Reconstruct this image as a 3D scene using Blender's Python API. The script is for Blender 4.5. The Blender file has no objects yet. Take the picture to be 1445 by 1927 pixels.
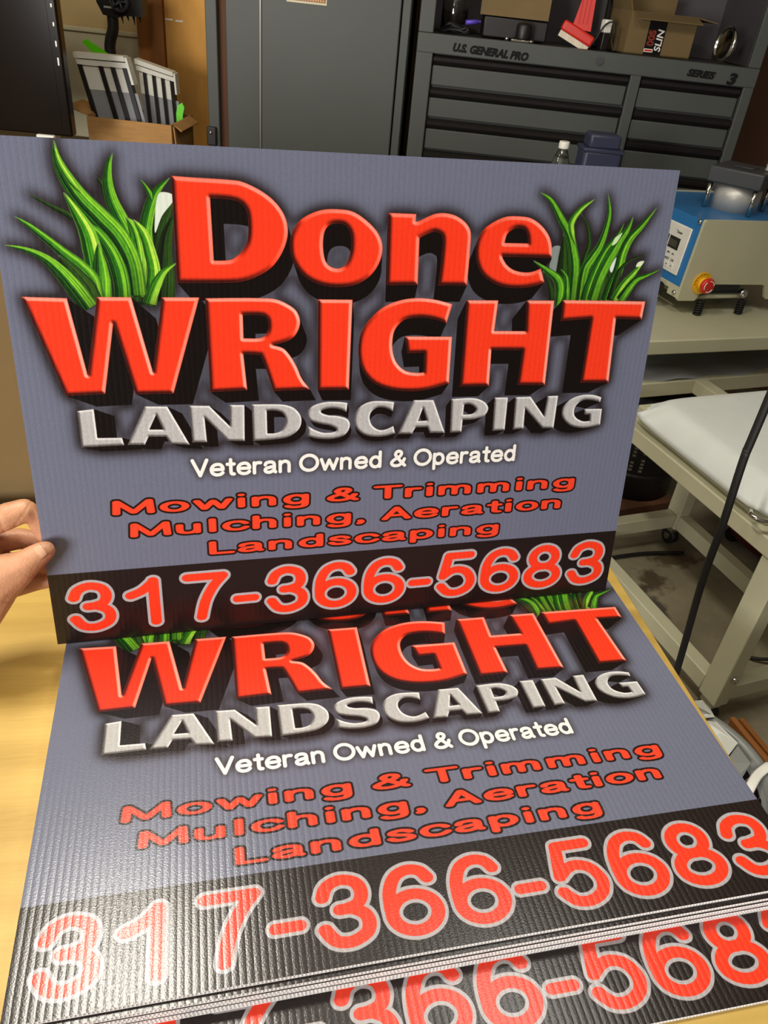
import bpy, bmesh, math, random
import numpy as np
from mathutils import Vector, Matrix

S = bpy.context.scene
COL = S.collection
R = math.radians
random.seed(4)

# ---------------------------------------------------------------- camera, light, exposure
cam_d = bpy.data.cameras.new('camera'); cam = bpy.data.objects.new('camera', cam_d); COL.objects.link(cam)
cam_d.sensor_fit = 'VERTICAL'; cam_d.sensor_height = 36.0; cam_d.lens = 36.0 * 1440.0 / 1927.0
cam_d.clip_start = 0.02; cam_d.clip_end = 60
_r = ((0.974363, -0.045567, 0.220317), (-0.206205, -0.57251, 0.793544), (0.089974, -0.81863, -0.567229))
cam.matrix_world = Matrix(((_r[0][0], -_r[0][1], -_r[0][2], 0.146186), (_r[1][0], -_r[1][1], -_r[1][2], -0.705964),
                           (_r[2][0], -_r[2][1], -_r[2][2], 1.467203), (0, 0, 0, 1)))
S.camera = cam
S.view_settings.view_transform = 'Standard'; S.view_settings.look = 'None'
S.view_settings.gamma = 1.0; S.view_settings.use_curve_mapping = False
S.view_settings.exposure = 0.0
W = bpy.data.worlds.new('world'); S.world = W; W.use_nodes = True
W.node_tree.nodes['Background'].inputs[0].default_value = (1.0, 0.93, 0.82, 1)
W.node_tree.nodes['Background'].inputs[1].default_value = 0.10

def area(name, loc, target, sx, sy, power, col):
    l = bpy.data.lights.new(name, 'AREA'); l.shape = 'RECTANGLE'; l.size = sx; l.size_y = sy; l.energy = power; l.color = col
    o = bpy.data.objects.new(name, l); COL.objects.link(o); o.location = loc
    d = (Vector(target) - Vector(loc)).normalized()
    o.rotation_euler = d.to_track_quat('-Z', 'Y').to_euler()
    return o
area('shop_light_table', (-0.12, 0.27, 2.50), (-0.10, 0.15, 0.0), 0.16, 0.40, 24, (1.0, 0.94, 0.82))
area('fill_light_front', (-2.3, -2.5, 1.45), (0.30, -0.1, 1.1), 1.2, 1.0, 140, (1.0, 0.97, 0.95))  # added fill that brightens the upright sign, not a lamp of the room
area('fill_light_machine', (0.85, 0.05, 2.55), (1.6, 0.9, 0.6), 0.4, 0.4, 9, (1.0, 0.97, 0.88))  # extra fill added to lift the press and its stand, no known fixture
area('fill_light_wall', (-0.95, 0.95, 2.15), (-0.25, 2.6, 1.1), 0.4, 0.4, 12, (1.0, 0.93, 0.80))  # invented fill to brighten the back wall, racks and box

BG = (.425, .443, .522)
RED = np.array((.98, .235, .115), np.float32)
GLYPHS = [
 ('d', [[(138.7,23.4,1),(155.7,24,0),(170.3,24.3,0),(185.1,24.7,0),(196.3,25.9,0),(212,32.5,0),(224,41.4,0),(231.6,52.5,0),(233.8,65.1,0),(230,78.7,0),(221.3,91.8,0),(209.2,100.4,0),(193.1,106.1,0),(173.4,107.4,0),(138,107.7,1)], [(169.1,39.2,1),(184.4,39.7,0),(194.1,42.3,0),(199,49,0),(200.1,60.6,0),(198.7,72.4,0),(194.1,80.7,0),(186.9,86.9,0),(180.6,88.7,0),(169.8,89,1)]]),
 ('d', [[(276.8,44.6,0),(291.1,46.2,0),(304.3,53.7,0),(314.5,63.5,0),(319,74.7,0),(316.9,87.8,0),(308.3,100.2,0),(294.6,108,0),(277.6,110.2,0),(261.4,107.8,0),(247.6,100.6,0),(238.1,88,0),(235.6,75.9,0),(237.3,65.3,0),(244.1,55,0),(254.3,48.7,0),(264.8,45.4,0)], [(277.7,56.2,0),(284.1,57.4,0),(288.9,63,0),(290.2,71,0),(289.3,81.9,0),(285.2,90.9,0),(279.1,94,0),(271.5,92.5,0),(266.8,87,0),(264.9,76.8,0),(265.2,67.4,0),(267,61.4,0),(271.2,57.4,0)]]),
 ('d', [[(323.5,46.2,1),(349.1,46.4,1),(348.9,52.6,1),(352.2,52.2,0),(358.8,49,0),(367.6,45.6,0),(377.9,45,0),(388.5,47.5,0),(397.8,53.5,0),(402.4,61.3,0),(403,76,0),(403,88.9,0),(402.7,107.8,1),(374.3,107.9,1),(375.6,86,0),(375.6,66.8,0),(372.2,62.2,0),(366.5,61,0),(359.7,63.4,0),(353.4,66.6,1),(354.1,107.6,1),(324.3,108.1,1)]]),
 ('d', [[(487.4,81.5,1),(485.3,71,0),(481.2,61.9,0),(472.4,53,0),(460.5,46.8,0),(447.2,45.5,0),(435.7,46.3,0),(424.7,50.7,0),(414.6,58,0),(409.5,67.7,0),(408.8,78.6,0),(411.9,89.6,0),(418.6,98.8,0),(430.4,105.8,0),(443.4,109.3,0),(458.6,109.7,0),(473.5,107.4,0),(482.1,104.2,1),(476.6,91.5,1),(468.1,94.6,0),(459.1,95.2,0),(449.1,93.3,0),(442,89.3,0),(437.3,84.1,0),(435.9,81.2,1)], [(436.8,69.1,1),(438.5,61.4,0),(444.2,56.8,0),(449.9,55.7,0),(455.5,56.9,0),(459.1,62.3,0),(460.7,69.1,1)]]),
 ('w', [[(12.6,119.9,1),(47.8,121,1),(57.2,186.1,1),(71.6,119.9,1),(99.2,119.9,1),(112.1,184.6,1),(124.4,119.9,1),(155.9,119.9,1),(128.5,204.8,1),(95.6,204.4,1),(82.6,142.2,1),(70,203.6,1),(37.3,204.4,1)]]),
 ('w', [[(160.8,120.6,1),(183.1,120.2,0),(206.1,120.2,0),(221.6,121.1,0),(233.3,125.7,0),(241.1,131.9,0),(244.2,141.5,0),(240.9,151.4,0),(233.6,157.8,0),(219.1,162.1,1),(228.6,165.2,0),(235.4,172.8,0),(241,182.8,0),(245.8,193.7,0),(253.5,204.3,1),(218.9,204.8,1),(209.1,174.3,0),(205.3,170.8,0),(192.2,170,1),(194.7,203.2,1),(161.1,204.3,1)], [(192.8,135,1),(208.7,135.1,0),(214.3,138.2,0),(215.4,144.5,0),(213.9,150.8,0),(208.1,155.4,0),(192.8,155.6,1)]]),
 ('w', [[(260.5,121.1,1),(292.5,121.3,1),(291,205.4,1),(260.7,204.9,1)]]),
 ('w', [[(389.6,125.1,1),(372.7,121.1,0),(355.4,119.6,0),(338.5,121.6,0),(322,128,0),(307.7,141,0),(300.7,154.3,0),(299.6,171.8,0),(304.2,187.2,0),(315.3,199.2,0),(331.5,205.9,0),(350.5,208.4,0),(369.5,207.3,0),(392.1,201.6,1),(391.7,155.7,1),(344.2,155.1,1),(347.6,171.1,1),(364.5,170.8,1),(365.1,190,1),(357.3,190.3,0),(346.1,187.9,0),(337.2,179.9,0),(332.8,168.2,0),(332.6,154.7,0),(335.9,146,0),(343.7,139.4,0),(356.5,137.4,0),(370.6,138.7,0),(385,142.8,1)]]),
 ('w', [[(403.7,121.4,1),(436.1,121.4,1),(434.9,150.5,1),(468,150.9,1),(465.7,121.4,1),(495,121.4,1),(496.4,205.9,1),(465.9,205,1),(467,169.6,1),(433.9,169.1,1),(434.8,205.2,1),(404.1,205.1,1)]]),
 ('w', [[(504.1,120.9,1),(596.3,121.9,1),(595.7,140,1),(566.1,139.1,1),(569,204.7,1),(536.5,204.2,1),(537.5,138.9,1),(504.7,141.1,1)]]),
 ('l', [[(45,218.4,1),(59,217.1,1),(59.3,244.1,1),(80.5,244.7,1),(81.7,251.9,1),(44.8,252.4,1)]]),
 ('l', [[(102.7,216,1),(122.2,216.7,1),(140,254.1,1),(122.8,252.5,1),(119.2,245.4,1),(103.7,244.7,1),(99.8,252.4,1),(84.8,251.8,1)], [(111.9,224,1),(117,238.4,1),(104.9,237.9,1)]]),
 ('l', [[(141.6,216.5,1),(159.5,217.2,1),(177.5,237.5,1),(178.1,216.9,1),(191.6,217.4,1),(190.8,252.7,1),(175.3,251.9,1),(154.7,228.1,1),(155.8,252.3,1),(142.5,252,1)]]),
 ('l', [[(198.4,217,1),(222,217.6,0),(232,219.1,0),(239.4,223,0),(244.9,231.3,0),(243.3,241.9,0),(234,249.5,0),(221.3,252.1,0),(198.7,253,1)], [(212.2,223.6,1),(220.7,223.9,0),(227.5,226.8,0),(230.2,234.7,0),(226.5,243.1,0),(220.2,245.9,0),(212.4,246,1)]]),
 ('l', [[(290,218.4,1),(280.2,217,0),(267.3,217,0),(255.9,220.5,0),(250.9,227,0),(253.3,234.3,0),(262.3,238,0),(272.6,240.4,0),(279.2,244,0),(277.3,247.1,0),(267.5,247.6,0),(258.4,244.5,0),(251.2,239.9,1),(251.2,250.5,1),(262.3,253.4,0),(275.4,254,0),(287.4,250.8,0),(292.7,242.6,0),(290.6,235.1,0),(281.7,231.4,0),(271.3,230,0),(264.8,227.5,0),(264.8,224.9,0),(272.5,223.2,0),(281.6,224.1,0),(289.1,227.3,1)]]),
 ('l', [[(336.8,218.9,1),(326,217.6,0),(312.7,217.8,0),(302.4,222.7,0),(297.5,232,0),(298.8,242.8,0),(307.1,250.9,0),(319.2,253.8,0),(330,253.3,0),(339,251,1),(337.1,243.3,1),(328.4,246.8,0),(321.7,246.5,0),(315.5,242.2,0),(312.6,235.3,0),(313.7,228.6,0),(319.6,224.1,0),(327.5,224.4,0),(335.7,228.1,1)]]),
 ('l', [[(356.5,217.6,1),(377.2,218,1),(391.8,252.8,1),(375.6,252.1,1),(372.7,245.8,1),(360.3,245.7,1),(356.6,252.3,1),(342.3,252,1)], [(366.8,225.8,1),(371.8,239,1),(362.4,239.3,1)]]),
 ('l', [[(396,217.6,1),(412.5,217,0),(422.9,217.9,0),(432.3,222.1,0),(436.6,229,0),(432.2,236.5,0),(420.4,239.6,0),(409.9,239.6,1),(409.5,252.6,1),(397.2,252.7,1)], [(410.1,223.7,1),(416.7,223.7,0),(423.2,228.5,0),(419.9,233.5,0),(409.8,234.2,1)]]),
 ('l', [[(442.3,217.4,1),(456.9,217.6,1),(457.1,252.4,1),(443.5,252.7,1)]]),
 ('l', [[(465.1,217.7,1),(482,217.6,1),(499.6,238.7,1),(500.9,217.5,1),(513,217.4,1),(512.6,252.6,1),(499.7,251.9,1),(477.4,230,1),(478.1,251.8,1),(466.3,252,1)]]),
 ('l', [[(563.5,220.5,1),(552.9,217.6,0),(540.1,217.5,0),(528,221.6,0),(520.2,230.5,0),(521.6,241.1,0),(532,250.2,0),(545.8,253.5,0),(557.2,252.9,0),(567,250.9,1),(566.3,233.1,1),(545.4,232.7,1),(546.7,238.8,1),(552.9,239.1,1),(553.6,246.1,1),(544.6,245.8,0),(535.6,240.1,0),(534.2,230.9,0),(541.1,223.6,0),(552.3,223.3,0),(562.8,225.9,1)]]),
]
BLADES = [
 ('L','k',[0.3,6.0,9.0,10.0,10.0],[(139.9,41.1),(129.2,57.7),(124.4,74.5),(122.1,102.0),(121.1,123.3)]),
 ('L','k',[0.3,4.0,6.0,8.0,9.0],[(139.9,51.5),(132.5,67.7),(129.1,84.7),(127.7,102.0),(125.3,123.3)]),
 ('L','k',[5.0,7.0,8.0,8.0],[(114.7,68.0),(114.3,88.3),(112.8,105.6),(109.5,126.8)]),
 ('L','k',[0.3,7.0,10.0,10.0],[(97.9,48.7),(99.9,68.3),(100.7,88.4),(98.7,123.3)]),
 ('L','k',[0.3,7.0,10.0,10.0],[(77.1,58.9),(81.8,81.9),(83.0,102.3),(82.1,123.2)]),
 ('L','k',[8.0,10.0,10.0,10.0],[(87.2,75.2),(90.5,95.4),(90.4,109.2),(88.7,126.8)]),
 ('L','g',[0.2,2.4,4.0,4.6,5.0,5.0],[(137.8,24.7),(127.8,33.7),(122.3,42.9),(117.0,58.0),(115.1,71.3),(117.6,98.6)]),
 ('L','g',[0.2,1.2,2.0,0.5],[(114.7,27.4),(117.9,32.1),(120.7,37.7),(122.0,42.9)]),
 ('L','k',[0.2,1.6,2.2,2.0],[(28.4,41.0),(45.7,50.2),(54.9,54.8),(60.0,58.9)]),
 ('L','k',[0.2,1.5,2.0,0.5],[(80.4,26.7),(84.1,31.3),(86.0,40.1),(88.9,52.8)]),
 ('L','g',[0.2,2.2,3.6,4.6,5.5,6.0,6.0,6.0],[(94.8,8.6),(91.0,17.3),(89.1,29.9),(90.6,42.5),(95.2,55.2),(102.3,71.6),(107.5,88.4),(107.4,119.7)]),
 ('L','b',[1.0,4.0,5.0,4.5,4.0],[(101.1,56.4),(105.7,63.5),(108.2,73.5),(109.5,88.3),(109.0,102.1)]),
 ('L','b',[0.3,3.4,4.4,5.0,5.0],[(106.3,57.6),(113.4,68.0),(117.5,82.8),(119.5,100.7),(113.9,125.4)]),
 ('L','g',[0.3,2.8,5.0,6.5,7.5,8.0,8.0,8.0],[(52.2,1.5),(52.7,13.3),(57.1,26.5),(67.6,43.3),(80.8,57.7),(93.1,71.9),(101.5,91.8),(103.5,118.5)]),
 ('L','b',[0.2,2.0,2.4,0.3],[(52.0,5.4),(54.2,17.2),(60.8,29.8),(68.1,39.1)]),
 ('L','g',[1.0,3.5,5.0,6.0,6.0,6.0],[(67.8,60.4),(77.3,68.7),(85.8,81.9),(90.5,95.4),(92.5,109.2),(92.5,123.2)]),
 ('L','b',[0.4,3.5,6.0,7.0,7.0,6.0],[(54.8,38.9),(62.2,52.5),(69.0,67.3),(71.7,81.0),(73.0,95.8),(73.2,107.0)]),
 ('L','g',[2.0,5.0,7.0,7.5],[(77.0,77.3),(76.7,92.1),(76.5,105.8),(75.3,123.2)]),
 ('L','g',[0.2,2.0,3.0,4.0,5.0,6.0,6.0],[(16.1,57.8),(27.0,65.3),(40.1,76.4),(50.9,86.4),(60.7,95.1),(69.5,107.1),(71.0,126.2)]),
 ('L','k',[2.0,6.0,9.0,9.0],[(45.2,86.5),(53.6,99.7),(62.2,113.1),(66.6,126.2)]),
 ('L','g',[0.3,1.8,3.2,5.0,6.5,7.0],[(5.9,79.8),(20.3,82.8),(33.5,88.8),(43.7,98.3),(54.2,112.4),(64.7,129.3)]),
 ('L','b',[0.3,2.4,4.0,4.5],[(138.3,91.5),(128.0,98.5),(120.8,109.1),(113.9,124.7)]),
 ('R','k',[8.0,12.0,14.0,14.0],[(501.8,70.9),(506.8,91.8),(511.4,108.9),(514.0,126.4)]),
 ('R','k',[10.0,14.0,14.0],[(540.6,83.0),(542.3,104.4),(544.0,126.5)]),
 ('R','k',[3.0,5.0,7.0,7.0],[(496.2,58.7),(499.2,79.3),(500.7,96.1),(502.6,109.0)]),
 ('R','k',[0.2,1.4,2.2,3.0,3.0],[(511.5,41.4),(519.8,51.7),(524.2,66.4),(522.4,79.8),(519.2,96.0)]),
 ('R','g',[0.2,2.0,3.4,4.0,4.5,5.0,5.0],[(467.3,24.5),(479.2,31.2),(491.6,46.7),(502.1,60.2),(508.2,75.0),(512.7,91.8),(514.2,121.1)]),
 ('R','b',[0.2,2.2,3.0,2.6,0.3],[(523.6,28.3),(510.9,37.4),(503.2,48.8),(504.7,58.5),(510.3,70.0)]),
 ('R','g',[0.3,1.8,2.8,3.6,4.4,5.0,5.0],[(537.0,23.5),(541.4,39.8),(539.9,56.2),(536.0,70.4),(529.5,81.4),(523.6,93.4),(523.1,121.1)]),
 ('R','g',[0.2,1.6,3.0,4.0,5.0,5.0],[(558.6,48.8),(553.3,60.1),(542.9,73.6),(535.8,89.8),(530.8,107.1),(528.1,121.1)]),
 ('R','g',[0.2,2.4,4.4,5.5,5.5,5.5],[(567.2,42.5),(563.8,53.2),(556.3,65.9),(547.5,82.9),(540.6,100.1),(536.1,121.1)]),
 ('R','g',[0.2,2.6,4.0,4.5,5.0,5.5,5.5],[(591.5,33.2),(578.9,49.6),(567.5,62.3),(562.1,75.9),(560.0,91.3),(555.3,104.4),(551.2,121.1)]),
 ('R','k',[0.2,1.0,1.6,3.0,4.4],[(589.2,76.8),(574.1,81.3),(564.0,88.7),(560.2,98.3),(556.3,121.1)]),
 ('R','b',[1.2,2.6,3.6,4.4],[(586.3,84.2),(578.6,93.8),(568.6,105.2),(560.3,121.1)]),
 ('R','g',[0.2,1.6,3.2,4.2,5.0],[(606.6,90.9),(592.4,96.7),(582.0,100.7),(574.5,109.6),(567.5,121.1)]),
 ('R','k',[0.5,1.6,2.6,3.0],[(479.3,93.7),(486.4,103.9),(490.6,113.3),(492.1,121.1)]),
 ('R','g',[0.3,2.4,4.0,5.0,4.5,1.5],[(468.1,84.5),(483.0,92.9),(494.6,100.4),(499.1,108.1),(499.9,117.6),(498.4,127.3)]),
 ('R','g',[0.3,1.4,2.6,3.2],[(497.7,91.9),(504.5,98.6),(507.0,108.9),(508.3,121.1)]),
]
WHITES = [[(129.6,36.2),(138.2,37.2),(139.2,42.4),(129.4,54.4),(122.9,67.9),(123.7,54.6),(126.1,41.5)],[(555.7,79.8),(554.5,91.4),(552.5,94.4),(550.5,89.7)],[(486.3,72.0),(494.7,71.4),(496.0,83.5),(493.7,94.5),(485.5,90.3),(486.7,81.9)],[(580.8,84.2),(587.1,82.9),(584.5,87.6),(579.1,88.6)],[(555.1,59.2),(558.2,57.5),(554.3,65.9),(549.0,69.3),(550.8,62.6)]]
# ---------------------------------------------------------------- printed artwork (computed, not loaded)
SW, SH = 609.6, 457.2          # sign size in mm
RS = 4.0                       # print raster, dots per mm
IW, IH = int(SW * RS), int(SH * RS)

def spline(pts, closed, n=8):
    """points (x, y) or (x, y, corner): straight between corners, Catmull-Rom through smooth points"""
    m = len(pts); out = []
    rng = range(m if closed else m - 1)
    for i in rng:
        p1, p2 = pts[i], pts[(i + 1) % m]
        c1 = len(p1) > 2 and p1[2]; c2 = len(p2) > 2 and p2[2]
        if c1 and c2:
            out.append(p1[:2]); continue
        p0 = p1 if c1 else (pts[i - 1] if (closed or i > 0) else p1)
        p3 = p2 if c2 else (pts[(i + 2) % m] if (closed or i + 2 < m) else p2)
        for k in range(n):
            t = k / n; t2 = t * t; t3 = t2 * t
            out.append(tuple(0.5 * (2 * p1[j] + (p2[j] - p0[j]) * t + (2 * p0[j] - 5 * p1[j] + 4 * p2[j] - p3[j]) * t2
                                    + (3 * p1[j] - p0[j] - 3 * p2[j] + p3[j]) * t3) for j in (0, 1)))
    if not closed: out.append(tuple(pts[-1][:2]))
    return out

def fill(contours, pad=0):
    """anti-aliased even-odd fill of mm polygons -> (mask, x0, y0) in raster pixels"""
    P = [np.array(c) * RS for c in contours]
    allp = np.vstack(P)
    x0, y0 = np.floor(allp.min(0)).astype(int) - 2 - pad
    x1, y1 = np.ceil(allp.max(0)).astype(int) + 3 + pad
    S = 3
    w, h = (x1 - x0) * S, (y1 - y0) * S
    tog = np.zeros((h, w + 1), np.uint8)
    for c in P:
        q = (c - (x0, y0)) * S
        for (ax, ay), (bx, by) in zip(q, np.roll(q, -1, 0)):
            if ay == by: continue
            if ay > by: ax, ay, bx, by = bx, by, ax, ay
            r = np.arange(max(0, math.ceil(ay - .5)), min(h, math.ceil(by - .5)))
            if len(r) == 0: continue
            xs = ax + (bx - ax) * ((r + .5 - ay) / (by - ay))
            np.bitwise_xor.at(tog, (r, np.clip(np.ceil(xs - .5).astype(int), 0, w)), 1)
    m = np.bitwise_xor.accumulate(tog, 1)[:, :w].astype(np.float32)
    return m.reshape(h // S, S, w // S, S).mean((1, 3)), x0, y0

class Layer:
    """full-size mask helper"""
    def __init__(s): s.a = np.zeros((IH, IW), np.float32)
    def put(s, m, x0, y0):
        h, w = m.shape
        ax, ay, bx, by = max(0, x0), max(0, y0), min(IW, x0 + w), min(IH, y0 + h)
        if ax >= bx or ay >= by: return
        v = s.a[ay:by, ax:bx]; np.maximum(v, m[ay - y0:by - y0, ax - x0:bx - x0], out=v)

def blur(a, sig):
    """gaussian-like blur: three box passes by cumulative sums"""
    r = max(1, int(round(math.sqrt(4 * sig * sig + 1) / 2)))
    for ax in (0, 1):
        for _ in range(3):
            p = [(0, 0), (0, 0)]; p[ax] = (r + 1, r)
            c = np.cumsum(np.pad(a, p, mode='edge'), axis=ax, dtype=np.float64)
            k = 2 * r + 1
            a = ((c[k:] - c[:-k]) if ax == 0 else (c[:, k:] - c[:, :-k])).astype(np.float32) / k
    return a

def dilate(a, rad):
    out = a.copy(); h, w = a.shape
    for f in (1.0, 0.6):
        for k in range(28):
            t = 2 * math.pi * k / 28; dx, dy = rad * f * math.cos(t), rad * f * math.sin(t)
            ix, iy = int(round(dx)), int(round(dy))
            sx, ex = max(0, ix), min(w, w + ix); sy, ey = max(0, iy), min(h, h + iy)
            v = out[sy:ey, sx:ex]; np.maximum(v, a[sy - iy:ey - iy, sx - ix:ex - ix], out=v)
    return out

def mix(img, col, a):
    img += (np.asarray(col, np.float32) - img) * a[..., None]

def ell(cx, cy, rx, ry, n=48):
    return [(cx + rx * math.cos(2 * math.pi * k / n), cy + ry * math.sin(2 * math.pi * k / n)) for k in range(n + 1)]

# round-ended stroke alphabet: (advance, strokes); 's' strokes are splines, 'l' polylines; em units, y up
def ST(kind, *p): return spline(list(p), False, 9) if kind == 's' else list(p)
ARCH = lambda x: ST('s', (x, .3), (x + .04, .4), (x + .16, .465), (x + .29, .43), (x + .33, .33), (x + .33, .2), (x + .33, .07))
ALPHA = {
 'V': (.62, [ST('l', (.06, .65), (.31, .07), (.56, .65))]),
 'e': (.56, [ST('l', (.08, .27), (.48, .27)), ST('s', (.485, .275), (.47, .37), (.39, .45), (.28, .465), (.165, .43), (.09, .34), (.075, .25), (.11, .14), (.2, .078), (.3, .065), (.4, .085), (.475, .14))]),
 't': (.36, [ST('s', (.19, .62), (.19, .4), (.19, .17), (.215, .085), (.30, .07)), ST('l', (.07, .455), (.31, .455))]),
 'r': (.38, [ST('l', (.08, .46), (.08, .07)), ST('s', (.08, .3), (.11, .4), (.19, .455), (.31, .455))]),
 'a': (.53, [ST('s', (.085, .36), (.12, .43), (.25, .465), (.37, .44), (.41, .36), (.41, .2), (.42, .11), (.455, .07)),
             ST('s', (.41, .29), (.25, .26), (.12, .22), (.075, .15), (.12, .085), (.22, .065), (.33, .1), (.41, .18))]),
 'n': (.54, [ST('l', (.08, .46), (.08, .07)), ARCH(.08)]),
 'h': (.54, [ST('l', (.08, .65), (.08, .07)), ARCH(.08)]),
 'm': (.80, [ST('l', (.08, .46), (.08, .07)), ST('s', (.08, .3), (.12, .41), (.22, .465), (.33, .43), (.37, .33), (.37, .07)), ST('s', (.37, .3), (.41, .41), (.51, .465), (.62, .43), (.66, .33), (.66, .07))]),
 'O': (.77, [ell(.385, .358, .315, .295)]),
 'w': (.73, [ST('l', (.06, .46), (.2, .07), (.36, .43), (.52, .07), (.66, .46))]),
 'd': (.54, [ST('l', (.44, .65), (.44, .07)), ell(.26, .265, .185, .2)]),
 'p': (.54, [ST('l', (.08, .46), (.08, -.13)), ell(.26, .265, .185, .2)]),
 'g': (.54, [ST('s', (.44, .46), (.44, .2), (.435, .0), (.39, -.1), (.27, -.135), (.15, -.12), (.09, -.07)), ell(.26, .265, .185, .2)]),
 'o': (.55, [ell(.275, .265, .2, .2)]),
 '&': (.66, [ST('s', (.56, .07), (.44, .2), (.28, .4), (.21, .52), (.25, .62), (.33, .65), (.41, .61), (.42, .52), (.34, .41), (.17, .31), (.08, .2), (.12, .1), (.25, .065), (.38, .1), (.48, .2), (.54, .33))]),
 'M': (.78, [ST('l', (.08, .07), (.1, .65), (.39, .1), (.68, .65), (.70, .07))]),
 'i': (.2, [ST('l', (.09, .46), (.09, .07)), ST('l', (.09, .645), (.09, .65))]),
 'l': (.2, [ST('l', (.09, .65), (.09, .07))]),
 'T': (.58, [ST('l', (.06, .65), (.54, .65)), ST('l', (.3, .65), (.3, .07))]),
 'u': (.54, [ST('s', (.08, .46), (.08, .2), (.12, .1), (.24, .065), (.36, .11), (.41, .22)), ST('l', (.41, .46), (.41, .07))]),
 'c': (.51, [ST('s', (.46, .37), (.38, .445), (.26, .465), (.14, .42), (.08, .32), (.08, .22), (.14, .11), (.26, .065), (.38, .085), (.465, .16))]),
 's': (.48, [ST('s', (.4, .38), (.34, .44), (.23, .465), (.11, .42), (.1, .34), (.2, .285), (.33, .245), (.41, .17), (.39, .1), (.26, .065), (.14, .08), (.07, .15))]),
 'A': (.65, [ST('l', (.06, .07), (.32, .65), (.58, .07)), ST('l', (.15, .25), (.49, .25))]),
 'L': (.50, [ST('l', (.09, .65), (.09, .07), (.45, .07))]),
 ',': (.26, [ST('s', (.1, .08), (.12, .01), (.08, -.06))]),
 '1': (.58, [ST('s', (.09, .46), (.19, .52), (.28, .63)), ST('l', (.28, .64), (.28, .07))]),
 '3': (.58, [ST('s', (.1, .5), (.15, .6), (.27, .65), (.4, .61), (.445, .51), (.41, .41), (.31, .37), (.24, .365)), ST('s', (.24, .365), (.34, .36), (.44, .3), (.47, .21), (.43, .12), (.3, .065), (.17, .09), (.09, .2))]),
 '5': (.58, [ST('l', (.44, .65), (.17, .65), (.11, .34)), ST('s', (.11, .34), (.2, .41), (.3, .43), (.41, .38), (.47, .25), (.43, .13), (.31, .065), (.18, .08), (.09, .18))]),
 '6': (.58, [ST('s', (.44, .545), (.385, .625), (.28, .65), (.175, .60), (.112, .48), (.093, .34), (.095, .235)), ell(.28, .237, .186, .17)]),
 '7': (.58, [ST('l', (.09, .65), (.47, .65)), ST('s', (.47, .65), (.36, .5), (.27, .3), (.22, .07))]),
 '8': (.58, [ell(.28, .505, .15, .145), ell(.28, .215, .19, .15)]),
 '-': (.35, [ST('l', (.06, .28), (.28, .28))]),
}

def word(txt, x0, x1, base, top, rx, ry, bbox=None, track=0.):
    """stroke a word between x0..x1 (mm), baseline/cap line given; returns list of (mask, px, py)"""
    strokes = []; cx = 0.0
    for ch in txt:
        adv, ss = ALPHA[ch]
        strokes.append([[(px + cx, py) for px, py in s] for s in ss]); cx += adv + track
    pts = np.array([p for g in strokes for s in g for p in s])
    ux0, ux1 = pts[:, 0].min(), pts[:, 0].max()
    sx = (x1 - x0 - 2 * rx) / (ux1 - ux0)
    uy0, uy1 = (.07, .65) if bbox is None else (pts[:, 1].min(), pts[:, 1].max())
    sy = (base - top - 2 * ry) / max(uy1 - uy0, 1e-6)
    if bbox == 'dash': sy = 0
    res = []
    for g in strokes:
        mm_ = [[(x0 + rx + (px - ux0) * sx, base - ry - (py - uy0) * sy) for px, py in s] for s in g]
        a = np.array([p for s in mm_ for p in s]) * RS
        ax, ay = np.floor(a.min(0) - np.array((rx, ry)) * RS - 3).astype(int); bx, by = np.ceil(a.max(0) + np.array((rx, ry)) * RS + 4).astype(int)
        X, Y = np.meshgrid((np.arange(ax, bx) + .5) / RS / rx, (np.arange(ay, by) + .5) / RS / ry)
        d = np.full(X.shape, 9.0, np.float32)
        for s in mm_:
            for (px, py), (qx, qy) in zip(s[:-1], s[1:]):
                px, qx, py, qy = px / rx, qx / rx, py / ry, qy / ry
                vx, vy = qx - px, qy - py; L = vx * vx + vy * vy + 1e-9
                t = np.clip(((X - px) * vx + (Y - py) * vy) / L, 0, 1)
                np.minimum(d, np.hypot(X - px - t * vx, Y - py - t * vy), out=d)
        res.append((np.clip((1 - d) * min(rx, ry) * RS + .5, 0, 1).astype(np.float32), ax, ay))
    return res

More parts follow.
